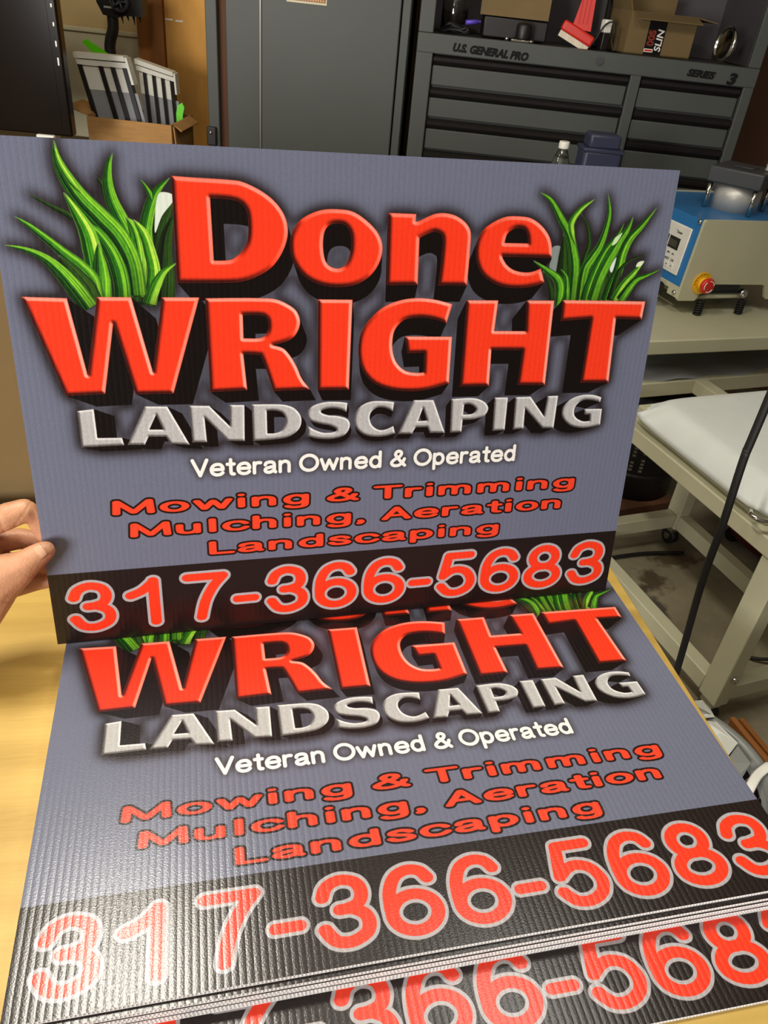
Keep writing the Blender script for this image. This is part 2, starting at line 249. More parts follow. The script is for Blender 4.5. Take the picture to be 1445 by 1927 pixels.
def print_art():
    rng = np.random.default_rng(7)
    img = np.empty((IH, IW, 3), np.float32); img[:] = BG
    vp = np.array((315.0, 323.5))
    faces = {'d': [], 'w': [], 'l': []}
    for lay, cs in GLYPHS: faces[lay].append([np.array(spline(c, True)) for c in cs])
    depth = {'d': .070, 'w': .088, 'l': .066}
    F, X = {}, {}
    for lay in faces:
        lf, lx = Layer(), Layer()
        for cs in faces[lay]:
            m, x0, y0 = fill(cs, 2); lf.put(m, x0, y0)
            for c in cs:                            # exact sweep: one quad per outline edge
                c2 = c + (vp - c) * depth[lay]
                for i in range(len(c)):
                    j = (i + 1) % len(c); m, x0, y0 = fill([[c[i], c[j], c2[j], c2[i]]]); lx.put(m, x0, y0)
            for k in (0, .5, 1):
                m, x0, y0 = fill([c + (vp - c) * depth[lay] * k for c in cs]); lx.put(m, x0, y0)
        F[lay], X[lay] = lf.a, lx.a
    # grass blades
    gl = {'L': Layer(), 'R': Layer()}; blades = {'L': [], 'R': []}
    for side, kind, ws, pts in BLADES:
        sp = np.array(spline(pts, False, 10)); n = len(sp)
        ws = [min(ws[0], .4)] + ws[1:]; w = np.interp(np.linspace(0, len(ws) - 1, n), np.arange(len(ws)), ws) * 1.12
        tg = np.gradient(sp, axis=0); tg /= np.linalg.norm(tg, axis=1)[:, None] + 1e-9
        nm = np.stack((-tg[:, 1], tg[:, 0]), 1)
        poly = np.vstack((sp + nm * w[:, None], (sp - nm * w[:, None])[::-1]))
        m, x0, y0 = fill([poly]); gl[side].put(m, x0, y0)
        h, wd = m.shape
        Xc, Yc = np.meshgrid((np.arange(wd) + x0 + .5) / RS, (np.arange(h) + y0 + .5) / RS)
        best = np.full(m.shape, 1e9, np.float32); u = np.zeros(m.shape, np.float32); v = np.zeros(m.shape, np.float32)
        for i in range(n):
            dx, dy = Xc - sp[i, 0], Yc - sp[i, 1]; d = dx * dx + dy * dy; q = d < best
            best[q] = d[q]; u[q] = ((dx * nm[i, 0] + dy * nm[i, 1]) / max(w[i], .25))[q]; v[q] = i / (n - 1)
        s = 1.0 if side == 'R' else -1.0
        u = np.clip(u, -1, 1)
        if nm[:, 0].mean() < 0: u = -u        # u = +1 on the right-hand edge
        kn = rng.standard_normal(19); nzs = np.interp(u, np.linspace(-1, 1, 19), kn) * .55 + blur(rng.standard_normal((h, wd)).astype(np.float32), 2.5) * 1.6
        streak = .5 + .3 * np.sin(u * 9 + pts[0][0]) + .3 * np.sin(u * 21 + 1.7 + v * 3) + nzs * .35
        dark, mid, lite = {'g': ((.035, .13, .025), (.16, .46, .09), (.60, .86, .20)), 'b': ((.06, .22, .035), (.30, .64, .11), (.86, .97, .36)), 'k': ((.05, .075, .035), (.09, .19, .05), (.22, .36, .11))}[kind]
        pk = np.exp(-((u - (.45 if side == 'L' else .25)) / .58) ** 2)
        q = np.clip(.20 + .60 * pk + .40 * (streak - .5) + .12 * u, 0, 1)[..., None]
        col = np.where(q < .5, np.array(dark) + (np.array(mid) - dark) * q * 2, np.array(mid) + (np.array(lite) - mid) * (q * 2 - 1))
        rim = np.clip((np.abs(u) - .82) / .18, 0, 1)[..., None] * .45
        col = col + (np.array((.55, .62, .34) if kind != 'k' else (.3, .36, .2)) - col) * rim
        basef = np.clip((v - .78) / .22, 0, 1)[..., None]; col = col * (1 - .28 * basef)
        tipf = np.clip(1 - v / .10, 0, 1)[..., None]; col = col + (np.array((.42, .42, .40)) - col) * tipf * .8
        blades[side].append((m, x0, y0, col.astype(np.float32)))
    whites = []
    for wp in WHITES:
        whites.append(fill([np.array(spline(wp, True, 5))]))
    # dark glow behind everything
    allm = np.maximum.reduce([F['d'], X['d'], F['w'], X['w'], F['l'], X['l'], gl['L'].a, gl['R'].a])
    tight = blur(dilate(allm, 12), 15); wide = blur(allm, 38)
    closed = blur(np.maximum.reduce([F['d'], X['d'], F['w'], X['w'], F['l'], X['l']]), 36)
    inner = np.clip((closed - .42) / .25, 0, 1)
    a = np.clip(np.clip(tight * 1.3, 0, 1) ** 1.05 * .76 + wide * .42, 0, .90) * (1 - .78 * inner) + .24 * inner
    mix(img, (.135, .11, .115), a)
    vet = Layer()
    for t, x0, x1 in (('Veteran', 139.5, 234.6), ('Owned', 242.6, 326.6), ('&', 335.3, 352.6), ('Operated', 360, 472.5)):
        for m in word(t, x0, x1, 287.2, 268.4, 1.72, 1.72, None, .018): vet.put(*m)
    va = np.clip(blur(dilate(vet.a, 8), 9) * 1.0, 0, 1)
    mix(img, (.20, .18, .18), va * .72)
    # left grass, whites
    def paint_blades(side):
        for m, x0, y0, col in blades[side]:
            h, w = m.shape; ax, ay, bx, by = max(0, x0), max(0, y0), min(IW, x0 + w), min(IH, y0 + h)
            if ax >= bx or ay >= by: continue
            v = img[ay:by, ax:bx]; mm_ = m[ay - y0:by - y0, ax - x0:bx - x0, None]
            v += (col[ay - y0:by - y0, ax - x0:bx - x0] - v) * mm_
    def paint(mt, col):
        l = Layer(); l.put(*mt); mix(img, col, l.a)
    paint_blades('L'); paint(whites[0], (.86, .90, .84))
    def letters(lay, face, hi, lo, bw, gain):
        mix(img, (.062, .030, .024), X[lay])
        f = F[lay]; up = np.zeros((IH, IW), np.float32); dn = np.zeros((IH, IW), np.float32)
        for cs in faces[lay]:                      # chiselled edge: facet shading from the nearest outline point
            m, x0, y0 = fill(cs, 2); yy, xx = np.nonzero(m > 0)
            P = np.stack(((xx + x0 + .5) / RS, (yy + y0 + .5) / RS), 1).astype(np.float32)
            bd = np.full(len(P), 1e9, np.float32); bn = np.zeros((len(P), 2), np.float32)
            for c in cs:
                for q0, q1 in zip(c, np.roll(c, -1, 0)):
                    v = (q1 - q0).astype(np.float32); L = float(v @ v)
                    if L < 1e-9: continue
                    w = P - q0.astype(np.float32); t = np.clip((w @ v) / L, 0, 1)
                    d2 = w - t[:, None] * v; d = (d2 * d2).sum(1); k = d < bd
                    bd[k] = d[k]; bn[k] = -d2[k]
            bd = np.sqrt(bd); bn /= np.maximum(bd, 1e-4)[:, None]; bn[m[yy, xx] < .5] *= -1
            lit = bn[:, 0] * .74 - bn[:, 1] * .67; r = bd / bw
            u = np.clip(lit, 0, 1) ** .75 * np.clip((1.06 - r) * 7, 0, 1) * np.clip(.62 + bd * .5, 0, 1)
            e = np.clip(-lit * 1.4 + .05, 0, 1) ** .6 * np.clip(1.35 - r, 0, 1) ** 1.2
            ok = (yy + y0 >= 0) & (yy + y0 < IH) & (xx + x0 >= 0) & (xx + x0 < IW)
            Y, Xi = (yy + y0)[ok], (xx + x0)[ok]
            up[Y, Xi] = np.maximum(up[Y, Xi], u[ok]); dn[Y, Xi] = np.maximum(dn[Y, Xi], e[ok])
        up = blur(up, 1.3)[..., None] * gain; dn = np.clip(blur(dn, 1.8), 0, 1)[..., None]
        col = np.empty_like(img); col[:] = face
        col = col + (np.array(hi, np.float32) - col) * np.clip(up, 0, 1)
        col = col + (np.array(lo, np.float32) - col) * dn
        img[:] = img + (col - img) * f[..., None]
    letters('d', RED, (1.0, .70, .64), (.11, .025, .02), 3.4, .80)
    paint(whites[2], (.52, .56, .55))
    paint_blades('R'); paint(whites[1], (.86, .92, .88)); paint(whites[3], (.88, .93, .80)); paint(whites[4], (.80, .90, .70))
    letters('w', RED, (1.0, .80, .74), (.11, .025, .02), 3.2, .88)
    letters('l', (.73, .73, .725), (.98, .98, .97), (.16, .13, .12), 1.7, .95)
    grain = blur(rng.standard_normal((IH, IW)).astype(np.float32), 1.2)
    img += grain[..., None] * .055 * F['l'][..., None]
    mix(img, (.97, .97, .94), vet.a)
    # service lines: red with a black outline
    red = Layer()
    for t, x0, x1, b, tp in (('Mowing', 64.7, 252.9, 321.2, 306.4), ('&', 270.6, 304.3, 321.0, 306.2), ('Trimming', 318.8, 547, 321.4, 306.6),
                             ('Mulching,', 78.8, 311.2, 345.6, 330.8), ('Aeration', 328.6, 533.8, 345.8, 331),
                             ('Landscaping', 152, 462.7, 370.4, 355.8)):
        for m in word(t, x0, x1, b, tp, 3.75, 1.28, None, .075): red.put(*m)
    mix(img, (.10, .03, .03), dilate(red.a, 1.8 * RS)); mix(img, (.95, .27, .16), red.a)
    # phone band
    yb = int(379.3 * RS); img[yb:] = (.115, .075, .068)
    num = Layer()
    for t, x0, x1 in (('3', 14.6, 58.2), ('1', 68.3, 101.2), ('7', 123.8, 169.4), ('3', 208, 251.4), ('6', 258.7, 304.4), ('6', 312, 357.8),
                      ('5', 395.2, 440.2), ('6', 446.6, 493), ('8', 499.8, 545.7), ('3', 554.6, 599.5)):
        for m in word(t, x0, x1, 445.2, 390.4, 5.25, 4.1, 'fit'): num.put(*m)
    for x0, x1 in ((173.2, 200.3), (362.3, 388.4)):
        for m in word('-', x0, x1, 427.6, 419.8, 4.2, 3.9, 'dash'): num.put(*m)
    mix(img, (.70, .685, .70), dilate(num.a, 2.75 * RS)); mix(img, RED, num.a)
    img += grain[..., None] * .022
    return np.clip(img, 0, 1)
# ---------------------------------------------------------------- materials
def lin(c): return c / 12.92 if c <= .04045 else ((c + .055) / 1.055) ** 2.4
def rgb(*c): return tuple(lin(x / 255) for x in c) + (1.0,)

def pm(name, c, rough=.5, metal=0., var=.0, scale=8., bump=0., bscale=60., stretch=(1, 1, 1), coat=0., spec=.5, trans=0., sub=0., emit=None, c2=None):
    m = bpy.data.materials.new(name); m.use_nodes = True
    nt = m.node_tree; b = nt.nodes['Principled BSDF']
    col = rgb(*c); b.inputs['Base Color'].default_value = col
    b.inputs['Roughness'].default_value = rough; b.inputs['Metallic'].default_value = metal
    b.inputs['Specular IOR Level'].default_value = spec; b.inputs['Coat Weight'].default_value = coat
    b.inputs['Transmission Weight'].default_value = trans
    if sub: b.inputs['Subsurface Weight'].default_value = sub; b.inputs['Subsurface Radius'].default_value = (.012, .004, .002); b.inputs['Subsurface Scale'].default_value = 1
    if emit: b.inputs['Emission Color'].default_value = rgb(*emit[0]); b.inputs['Emission Strength'].default_value = emit[1]
    if var or bump:
        tc = nt.nodes.new('ShaderNodeTexCoord'); mp = nt.nodes.new('ShaderNodeMapping'); mp.inputs['Scale'].default_value = stretch
        nt.links.new(tc.outputs['Object'], mp.inputs['Vector'])
    if var:
        n = nt.nodes.new('ShaderNodeTexNoise'); n.inputs['Scale'].default_value = scale; n.inputs['Detail'].default_value = 6
        nt.links.new(mp.outputs[0], n.inputs['Vector'])
        r = nt.nodes.new('ShaderNodeValToRGB'); r.color_ramp.elements[0].position = .32; r.color_ramp.elements[1].position = .68
        a = tuple(max(0, x * (1 - var)) for x in col[:3]) + (1,)
        z = rgb(*c2) if c2 else tuple(min(1, x * (1 + var * .8)) for x in col[:3]) + (1,)
        r.color_ramp.elements[0].color = a; r.color_ramp.elements[1].color = z
        nt.links.new(n.outputs['Fac'], r.inputs[0]); nt.links.new(r.outputs[0], b.inputs['Base Color'])
    if bump:
        n2 = nt.nodes.new('ShaderNodeTexNoise'); n2.inputs['Scale'].default_value = bscale; n2.inputs['Detail'].default_value = 4
        nt.links.new(mp.outputs[0], n2.inputs['Vector'])
        bp = nt.nodes.new('ShaderNodeBump'); bp.inputs['Strength'].default_value = bump; bp.inputs['Distance'].default_value = .002
        nt.links.new(n2.outputs['Fac'], bp.inputs['Height']); nt.links.new(bp.outputs[0], b.inputs['Normal'])
    return m

M = dict(
 white_plastic=pm('white_plastic', (226, 224, 214), .45, var=.04, scale=30),
 core=pm('coroplast_white', (236, 234, 232), .5, var=.05, scale=90, spec=.4),
 steel=pm('slate_steel', (70, 73, 70), .55, var=.05, scale=5, bump=.05, bscale=220),
 steel_in=pm('slate_steel_inside', (72, 66, 70), .6, var=.06, scale=9),
 black=pm('black_plastic', (24, 20, 19), .45, var=.15, scale=14),
 gloss=pm('black_gloss', (24, 17, 12), .18, var=.1, scale=6, spec=.12),
 rubber=pm('black_rubber', (22, 20, 20), .6, var=.1, scale=40),
 cream=pm('cream_enamel', (192, 189, 160), .42, var=.05, scale=6, bump=.08, bscale=320),
 blue=pm('blue_enamel', (48, 116, 176), .35, var=.05, scale=8),
 chrome=pm('chrome', (200, 198, 190), .14, 1., var=.05, scale=20),
 brushed=pm('brushed_steel', (196, 194, 188), .42, .35, var=.06, scale=30, stretch=(1, 1, .05)),
 card=pm('cardboard', (176, 132, 78), .8, var=.10, scale=14, bump=.1, bscale=90, stretch=(1, 1, 6)),
 card_dark=pm('brown_board', (112, 92, 56), .8, var=.12, scale=5, bump=.1, bscale=60),
 ply=pm('plywood', (205, 148, 66), .7, var=.30, scale=5, bump=.12, bscale=40, stretch=(1.5, 1, .45)),
 stud=pm('brown_stud', (150, 92, 36), .7, var=.22, scale=7, bump=.12, bscale=40, stretch=(3, 1, .25)),
 dkwood=pm('dark_wall_panel', (92, 58, 36), .8, var=.3, scale=3, stretch=(1, 1, .4)),
 wall=pm('beige_wall', (190, 166, 118), .8, var=.06, scale=4, bump=.08, bscale=120),
 wall2=pm('pale_wall', (206, 198, 166), .8, var=.06, scale=6, bump=.08, bscale=120),
 ceil=pm('ceiling_paint', (216, 208, 190), .9, var=.04, scale=3),
 red=pm('red_plastic', (206, 44, 30), .4, var=.06, scale=9),
 dkred=pm('dark_red_plastic', (110, 34, 34), .5, var=.12, scale=7),
 yellow=pm('yellow_plastic', (240, 186, 30), .4, var=.04, scale=20),
 green=pm('lime_plastic', (98, 214, 14), .4, var=.05, scale=20),
 navy=pm('navy_plastic', (44, 48, 70), .45, var=.08, scale=12),
 purple=pm('purple_plastic', (92, 72, 190), .4, var=.05, scale=20),
 skin=pm('skin', (196, 142, 106), .48, var=.07, scale=45, bump=.25, bscale=420, sub=.12, c2=(210, 154, 118)),
 nail=pm('fingernail', (212, 164, 132), .28, var=.04, scale=30),
 cloth=pm('white_cloth', (224, 229, 226), .7, var=.03, scale=12, bump=.15, bscale=60),
 film=pm('grey_film', (150, 152, 156), .25, var=.10, scale=5, bump=.25, bscale=9, stretch=(1, 4, 1)),
 bag=pm('bin_liner', (190, 192, 182), .35, var=.08, scale=12, bump=.4, bscale=30),
 clear=pm('clear_plastic', (245, 245, 240), .06, trans=1.0, var=.01, scale=5),
 bin=pm('grey_bin', (120, 122, 118), .35, var=.06, scale=9),
 dkgrey=pm('charcoal_plastic', (62, 64, 66), .45, var=.06, scale=14),
 bristle=pm('white_bristle', (214, 202, 180), .8, var=.12, scale=120, stretch=(1, 1, .1)),
 lcd=pm('dark_display', (44, 44, 38), .2, var=.1, scale=60),
 seg=pm('display_digits', (96, 94, 80), .4, var=.05, scale=60),
 ink=pm('black_ink', (16, 15, 14), .7, var=.1, scale=90, spec=.2),
 label=pm('maroon_label', (128, 46, 34), .45, var=.25, scale=60),
 gold=pm('gold_lettering', (196, 150, 66), .45, var=.15, scale=60),
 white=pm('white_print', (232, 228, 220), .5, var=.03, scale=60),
)

def tablewood():
    m = pm('birch_plywood', (196, 160, 76), .45, var=.10, scale=9, bump=.10, bscale=70, stretch=(.35, 3.2, 1), c2=(212, 178, 94))
    return m
M['table'] = tablewood()

def concrete():
    m = bpy.data.materials.new('concrete'); m.use_nodes = True; nt = m.node_tree; b = nt.nodes['Principled BSDF']
    tc = nt.nodes.new('ShaderNodeTexCoord')
    n1 = nt.nodes.new('ShaderNodeTexNoise'); n1.inputs['Scale'].default_value = 3.2; n1.inputs['Detail'].default_value = 9; n1.inputs['Roughness'].default_value = .62
    r1 = nt.nodes.new('ShaderNodeValToRGB'); r1.color_ramp.elements[0].position = .3; r1.color_ramp.elements[1].position = .72
    r1.color_ramp.elements[0].color = rgb(112, 104, 84); r1.color_ramp.elements[1].color = rgb(164, 154, 128)
    nt.links.new(tc.outputs['Object'], n1.inputs['Vector']); nt.links.new(n1.outputs['Fac'], r1.inputs[0])
    last = r1.outputs[0]
    nz = nt.nodes.new('ShaderNodeTexNoise'); nz.inputs['Scale'].default_value = 26; nz.inputs['Detail'].default_value = 5
    nt.links.new(tc.outputs['Object'], nz.inputs['Vector'])
    for (x, y, rx, ry, col) in ((1.49, .91, .04, .045, (70, 54, 34)), (1.632, 1.0, .075, .03, (74, 56, 34)), (1.443, .878, .020, .018, (66, 48, 30)), (1.445, .79, .018, .045, (64, 60, 52)), (1.60, .60, .04, .03, (84, 74, 54)), (1.30, .60, .04, .05, (96, 88, 68))):
        mp = nt.nodes.new('ShaderNodeMapping'); mp.vector_type = 'POINT'
        mp.inputs['Location'].default_value = (-x / rx, -y / ry, 0); mp.inputs['Scale'].default_value = (1 / rx, 1 / ry, 1)
        nt.links.new(tc.outputs['Object'], mp.inputs['Vector'])
        ln = nt.nodes.new('ShaderNodeVectorMath'); ln.operation = 'LENGTH'; nt.links.new(mp.outputs[0], ln.inputs[0])
        ad = nt.nodes.new('ShaderNodeMath'); ad.operation = 'MULTIPLY_ADD'; ad.inputs[1].default_value = 3.2; nt.links.new(nz.outputs['Fac'], ad.inputs[0]); nt.links.new(ln.outputs['Value'], ad.inputs[2])
        mr = nt.nodes.new('ShaderNodeMapRange'); mr.inputs['From Min'].default_value = 3.1; mr.inputs['From Max'].default_value = 2.3; mr.inputs['To Max'].default_value = .85
        nt.links.new(ad.outputs[0], mr.inputs['Value'])
        mx = nt.nodes.new('ShaderNodeMixRGB'); mx.inputs[2].default_value = rgb(*col)
        nt.links.new(mr.outputs[0], mx.inputs[0]); nt.links.new(last, mx.inputs[1]); last = mx.outputs[0]
    nt.links.new(last, b.inputs['Base Color']); b.inputs['Roughness'].default_value = .7
    bp = nt.nodes.new('ShaderNodeBump'); bp.inputs['Strength'].default_value = .12; bp.inputs['Distance'].default_value = .003
    nt.links.new(nz.outputs['Fac'], bp.inputs['Height']); nt.links.new(bp.outputs[0], b.inputs['Normal'])
    return m
M['concrete'] = concrete()

def print_material():
    art = print_art()
    px = np.ones((IH, IW, 4), np.float32); px[..., :3] = art[::-1]
    im = bpy.data.images.new('sign_print', IW, IH); im.pixels.foreach_set(px.ravel()); im.update(); im.pack()
    m = bpy.data.materials.new('printed_plastic'); m.use_nodes = True; nt = m.node_tree; b = nt.nodes['Principled BSDF']
    t = nt.nodes.new('ShaderNodeTexImage'); t.image = im; t.interpolation = 'Cubic'; t.extension = 'EXTEND'
    nt.links.new(t.outputs['Color'], b.inputs['Base Color'])
    b.inputs['Roughness'].default_value = .25; b.inputs['Specular IOR Level'].default_value = .5
    # fluted sheet: the ribs show through as shallow waves across the width, plus a fine orange-peel grain
    tc = nt.nodes.new('ShaderNodeTexCoord'); sp = nt.nodes.new('ShaderNodeSeparateXYZ'); nt.links.new(tc.outputs['Object'], sp.inputs[0])
    mu = nt.nodes.new('ShaderNodeMath'); mu.operation = 'MULTIPLY'; mu.inputs[1].default_value = 2 * math.pi / .0052; nt.links.new(sp.outputs['X'], mu.inputs[0])
    sn = nt.nodes.new('ShaderNodeMath'); sn.operation = 'SINE'; nt.links.new(mu.outputs[0], sn.inputs[0])
    ab = nt.nodes.new('ShaderNodeMath'); ab.operation = 'ABSOLUTE'; 
    hm = nt.nodes.new('ShaderNodeMath'); hm.operation = 'MULTIPLY'; hm.inputs[1].default_value = .5; nt.links.new(mu.outputs[0], hm.inputs[0])
    sn.inputs[0].default_value = 0; nt.links.new(hm.outputs[0], sn.inputs[0]); nt.links.new(sn.outputs[0], ab.inputs[0])
    b1 = nt.nodes.new('ShaderNodeBump'); b1.inputs['Strength'].default_value = .8; b1.inputs['Distance'].default_value = .00010
    nt.links.new(ab.outputs[0], b1.inputs['Height'])
    nz = nt.nodes.new('ShaderNodeTexNoise'); nz.inputs['Scale'].default_value = 760; nz.inputs['Detail'].default_value = 2
    nt.links.new(tc.outputs['Object'], nz.inputs['Vector'])
    b2 = nt.nodes.new('ShaderNodeBump'); b2.inputs['Strength'].default_value = .7; b2.inputs['Distance'].default_value = .00014
    nt.links.new(nz.outputs['Fac'], b2.inputs['Height']); nt.links.new(b1.outputs[0], b2.inputs['Normal'])
    nt.links.new(b2.outputs[0], b.inputs['Normal'])
    return m
M['print'] = print_material()

# ---------------------------------------------------------------- mesh helpers
class MB:
    def __init__(s): s.bm = bmesh.new(); s.ms = []; s.cur = 0
    def mat(s, m):
        if m not in s.ms: s.ms.append(m)
        s.cur = s.ms.index(m); return s
    def _f(s, vs):
        try: f = s.bm.faces.new(vs); f.material_index = s.cur; return f
        except ValueError: return None
    def box(s, x0, y0, z0, x1, y1, z1, T=None):
        P = [(x, y, z) for z in (z0, z1) for y in (y0, y1) for x in (x0, x1)]
        if T: P = [T @ Vector(p) for p in P]
        v = [s.bm.verts.new(p) for p in P]
        for q in ((0, 2, 3, 1), (4, 5, 7, 6), (0, 1, 5, 4), (2, 6, 7, 3), (0, 4, 6, 2), (1, 3, 7, 5)): s._f([v[i] for i in q])
        return s
    def rbox(s, x0, y0, z0, x1, y1, z1, r=.004, seg=2, T=None):
        b = bmesh.new(); bmesh.ops.create_cube(b, size=1)
        for v in b.verts: v.co = Vector(((x0 + x1) / 2 + v.co.x * (x1 - x0), (y0 + y1) / 2 + v.co.y * (y1 - y0), (z0 + z1) / 2 + v.co.z * (z1 - z0)))
        bmesh.ops.bevel(b, geom=b.edges[:], offset=r, segments=seg, affect='EDGES', profile=.5)
        b.normal_update(); mp = {}
        for v in b.verts: mp[v] = s.bm.verts.new(T @ v.co if T else v.co)
        for f in b.faces:
            g = s._f([mp[v] for v in f.verts])
            if g: g.smooth = max(abs(c) for c in f.normal) < .999
        b.free(); return s
    def prism(s, pts, d, T=None, smooth=False):
        """polygon in local XZ (x, z) extruded along +y by d"""
        a = [Vector((x, 0, z)) for x, z in pts]; b = [Vector((x, d, z)) for x, z in pts]
        if T: a = [T @ p for p in a]; b = [T @ p for p in b]
        va = [s.bm.verts.new(p) for p in a]; vb = [s.bm.verts.new(p) for p in b]
        s._f(va); s._f(vb[::-1]); n = len(pts)
        for i in range(n):
            f = s._f([va[i], vb[i], vb[(i + 1) % n], va[(i + 1) % n]])
            if f: f.smooth = smooth
        return s
    def lathe(s, prof, seg=28, T=None, cap=True):
        rings = []
        for r, z in prof:
            ring = []
            for k in range(seg):
                t = 2 * math.pi * k / seg; p = Vector((r * math.cos(t), r * math.sin(t), z))
                ring.append(s.bm.verts.new(T @ p if T else p))
            rings.append(ring)
        for a, b in zip(rings[:-1], rings[1:]):
            for k in range(seg):
                f = s._f([a[k], a[(k + 1) % seg], b[(k + 1) % seg], b[k]])
                if f: f.smooth = True
        if cap: s._f(rings[0][::-1]); s._f(rings[-1])
        return s
    def cyl(s, p0, p1, r, seg=20, r2=None):
        p0, p1 = Vector(p0), Vector(p1); d = p1 - p0; T = Matrix.Translation(p0) @ d.to_track_quat('Z', 'Y').to_matrix().to_4x4()
        return s.lathe([(r, 0), (r if r2 is None else r2, d.length)], seg, T)
    def tube(s, pts, r, seg=10, flat=1.0):
        pts = [Vector(p) for p in pts]; n = len(pts); rings = []
        up = Vector((0, 0, 1)); u = None
        for i, p in enumerate(pts):
            t = (pts[min(i + 1, n - 1)] - pts[max(i - 1, 0)]).normalized()
            if u is None:
                u = t.cross(up); u = u if u.length > .01 else t.cross(Vector((1, 0, 0)))
            u = (u - t * u.dot(t)).normalized(); w = t.cross(u)
            rr = r[i] if isinstance(r, (list, tuple)) else r
            rings.append([s.bm.verts.new(p + u * rr * math.cos(2 * math.pi * k / seg) + w * rr * flat * math.sin(2 * math.pi * k / seg)) for k in range(seg)])
        for a, b in zip(rings[:-1], rings[1:]):
            for k in range(seg):
                f = s._f([a[k], a[(k + 1) % seg], b[(k + 1) % seg], b[k]])
                if f: f.smooth = True
        s._f(rings[0][::-1]); s._f(rings[-1]); return s
    def sphere(s, c, r, seg=16, sc=(1, 1, 1)):
        n = seg // 2; prof = [(max(1e-4, r * math.sin(math.pi * k / n)), -r * math.cos(math.pi * k / n)) for k in range(n + 1)]
        return s.lathe(prof, seg, Matrix.Translation(c) @ Matrix.Diagonal((*sc, 1)))
    def build(s, name, mat=None, parent=None, loc=None, rotz=0):
        if mat is not None and not s.ms: s.ms = [mat]
        bmesh.ops.recalc_face_normals(s.bm, faces=s.bm.faces[:])
        me = bpy.data.meshes.new(name); s.bm.to_mesh(me); s.bm.free()
        for m in s.ms: me.materials.append(m)
        o = bpy.data.objects.new(name, me); COL.objects.link(o)
        if parent: o.parent = parent
        if loc: o.location = loc
        o.rotation_euler[2] = rotz
        return o

def tag(o, label, cat, group=None):
    o['label'] = label; o['category'] = cat
    if group: o['group'] = group
    return o
def thing(name, label, cat, loc=(0, 0, 0), rotz=0, group=None):
    o = bpy.data.objects.new(name, None); COL.objects.link(o); o.location = loc; o.rotation_euler[2] = rotz
    o.empty_display_size = .05
    return tag(o, label, cat, group)
def struct(o): o['kind'] = 'structure'; return o

def text_mesh(mb, txt, size, T, ext=.0006, shear=0., align='LEFT', wid=1.0, fat=0.):
    """built-in font lettering added to a mesh builder; T maps (x right, y up, z out)"""
    cu = bpy.data.curves.new('t', 'FONT'); cu.body = txt; cu.size = size; cu.offset = fat * size; cu.extrude = ext; cu.shear = shear; cu.align_x = align
    cu.resolution_u = 3; ob = bpy.data.objects.new('t', cu); COL.objects.link(ob)
    dg = bpy.context.evaluated_depsgraph_get(); dg.update(); me = bpy.data.meshes.new_from_object(ob.evaluated_get(dg))
    vs = [mb.bm.verts.new(T @ Vector((v.co.x * wid, v.co.y, v.co.z))) for v in me.vertices]
    for p in me.polygons: mb._f([vs[i] for i in p.vertices])
    w = max((v.co.x for v in me.vertices), default=0) * wid
    bpy.data.objects.remove(ob); bpy.data.curves.remove(cu); bpy.data.meshes.remove(me)
    return w
def frame(o, x, y):
    x, y = Vector(x).normalized(), Vector(y).normalized(); z = x.cross(y)
    return Matrix(((x.x, y.x, z.x, o[0]), (x.y, y.y, z.y, o[1]), (x.z, y.z, z.z, o[2]), (0, 0, 0, 1)))

# ---------------------------------------------------------------- the room
CH0, CHR = (0.8857, 2.1848, 0), R(-15.8)          # tool chest frame: local x along its front, y into the wall
CT = Matrix.Translation(CH0) @ Matrix.Rotation(CHR, 4, 'Z')
struct(MB().box(-3.2, -2.6, -.05, 3.6, 4.2, 0).build('floor', M['concrete']))
struct(MB().box(-3.2, -2.6, 2.75, 3.6, 4.2, 2.8).build('ceiling', M['ceil']))
struct(MB().box(-3.4, .62, 0, 3.4, .70, 2.75).build('wall_back', M['wall'], None, CH0, CHR))
struct(MB().box(-2.6, .60, .7, -1.118, .62, 1.196).build('wall_back_lower', M['wall2'], None, CH0, CHR))
struct(MB().rbox(-2.6, .585, 1.192, -1.118, .62, 1.208, .003).build('trim_1', M['wall2'], None, CH0, CHR))
struct(MB().box(1.16, .56, 0, 3.2, .62, 2.75).build('wall_back_right', M['dkwood'], None, CH0, CHR))
tag(MB().rbox(-1.116, .50, .0, -1.010, .62, 2.74, .004).build('wall_stud', M['stud'], None, CH0, CHR), 'brown timber stud standing against the beige wall, left of the plywood sheet', 'stud')
pb = MB(); pb.mat(M['ply']).box(-1.008, .52, 0, -.60, .56, 2.7)
pb.mat(M['white']).box(-1.006, .518, 1.268, -.975, .5205, 1.273).box(-.965, .518, 1.266, -.935, .5205, 1.271)
tag(pb.build('plywood_sheet', None, None, CH0, CHR), 'golden knotty plywood sheet on the wall between the stud and the grey locker', 'plywood')

# ---------------------------------------------------------------- work table and the signs
ZT, TH = 0.8727, 0.0039
tb = thing('work_table', 'pale yellow plywood work table under the stack of signs', 'table', (0.17, -.38, 0), R(-2.7))
t = MB(); t.rbox(-.62, -.40, ZT - .032, .461, .545, ZT, .002, 1); t.build('table_top', M['table'], tb)
for sx in (-.55, .40):
    for sy in (-.34, .48): MB().box(sx - .03, sy - .03, 0, sx + .03, sy + .03, ZT - .032).build('leg', M['stud'], tb)
for y in (-.33, .46): MB().box(-.55, y, ZT - .11, .40, y + .02, ZT - .032).build('apron', M['stud'], tb)
st = MB()
for k, (x, y, w) in enumerate(((.345, -.146, .007), (.349, -.152, .005), (.366, -.146, .009), (.371, -.152, .006))):
    st.box(x - w / 2, y - .004, ZT, x + w / 2, y + .003, ZT + .0002)
st.build('ink_stamp', M['ink'], tb)

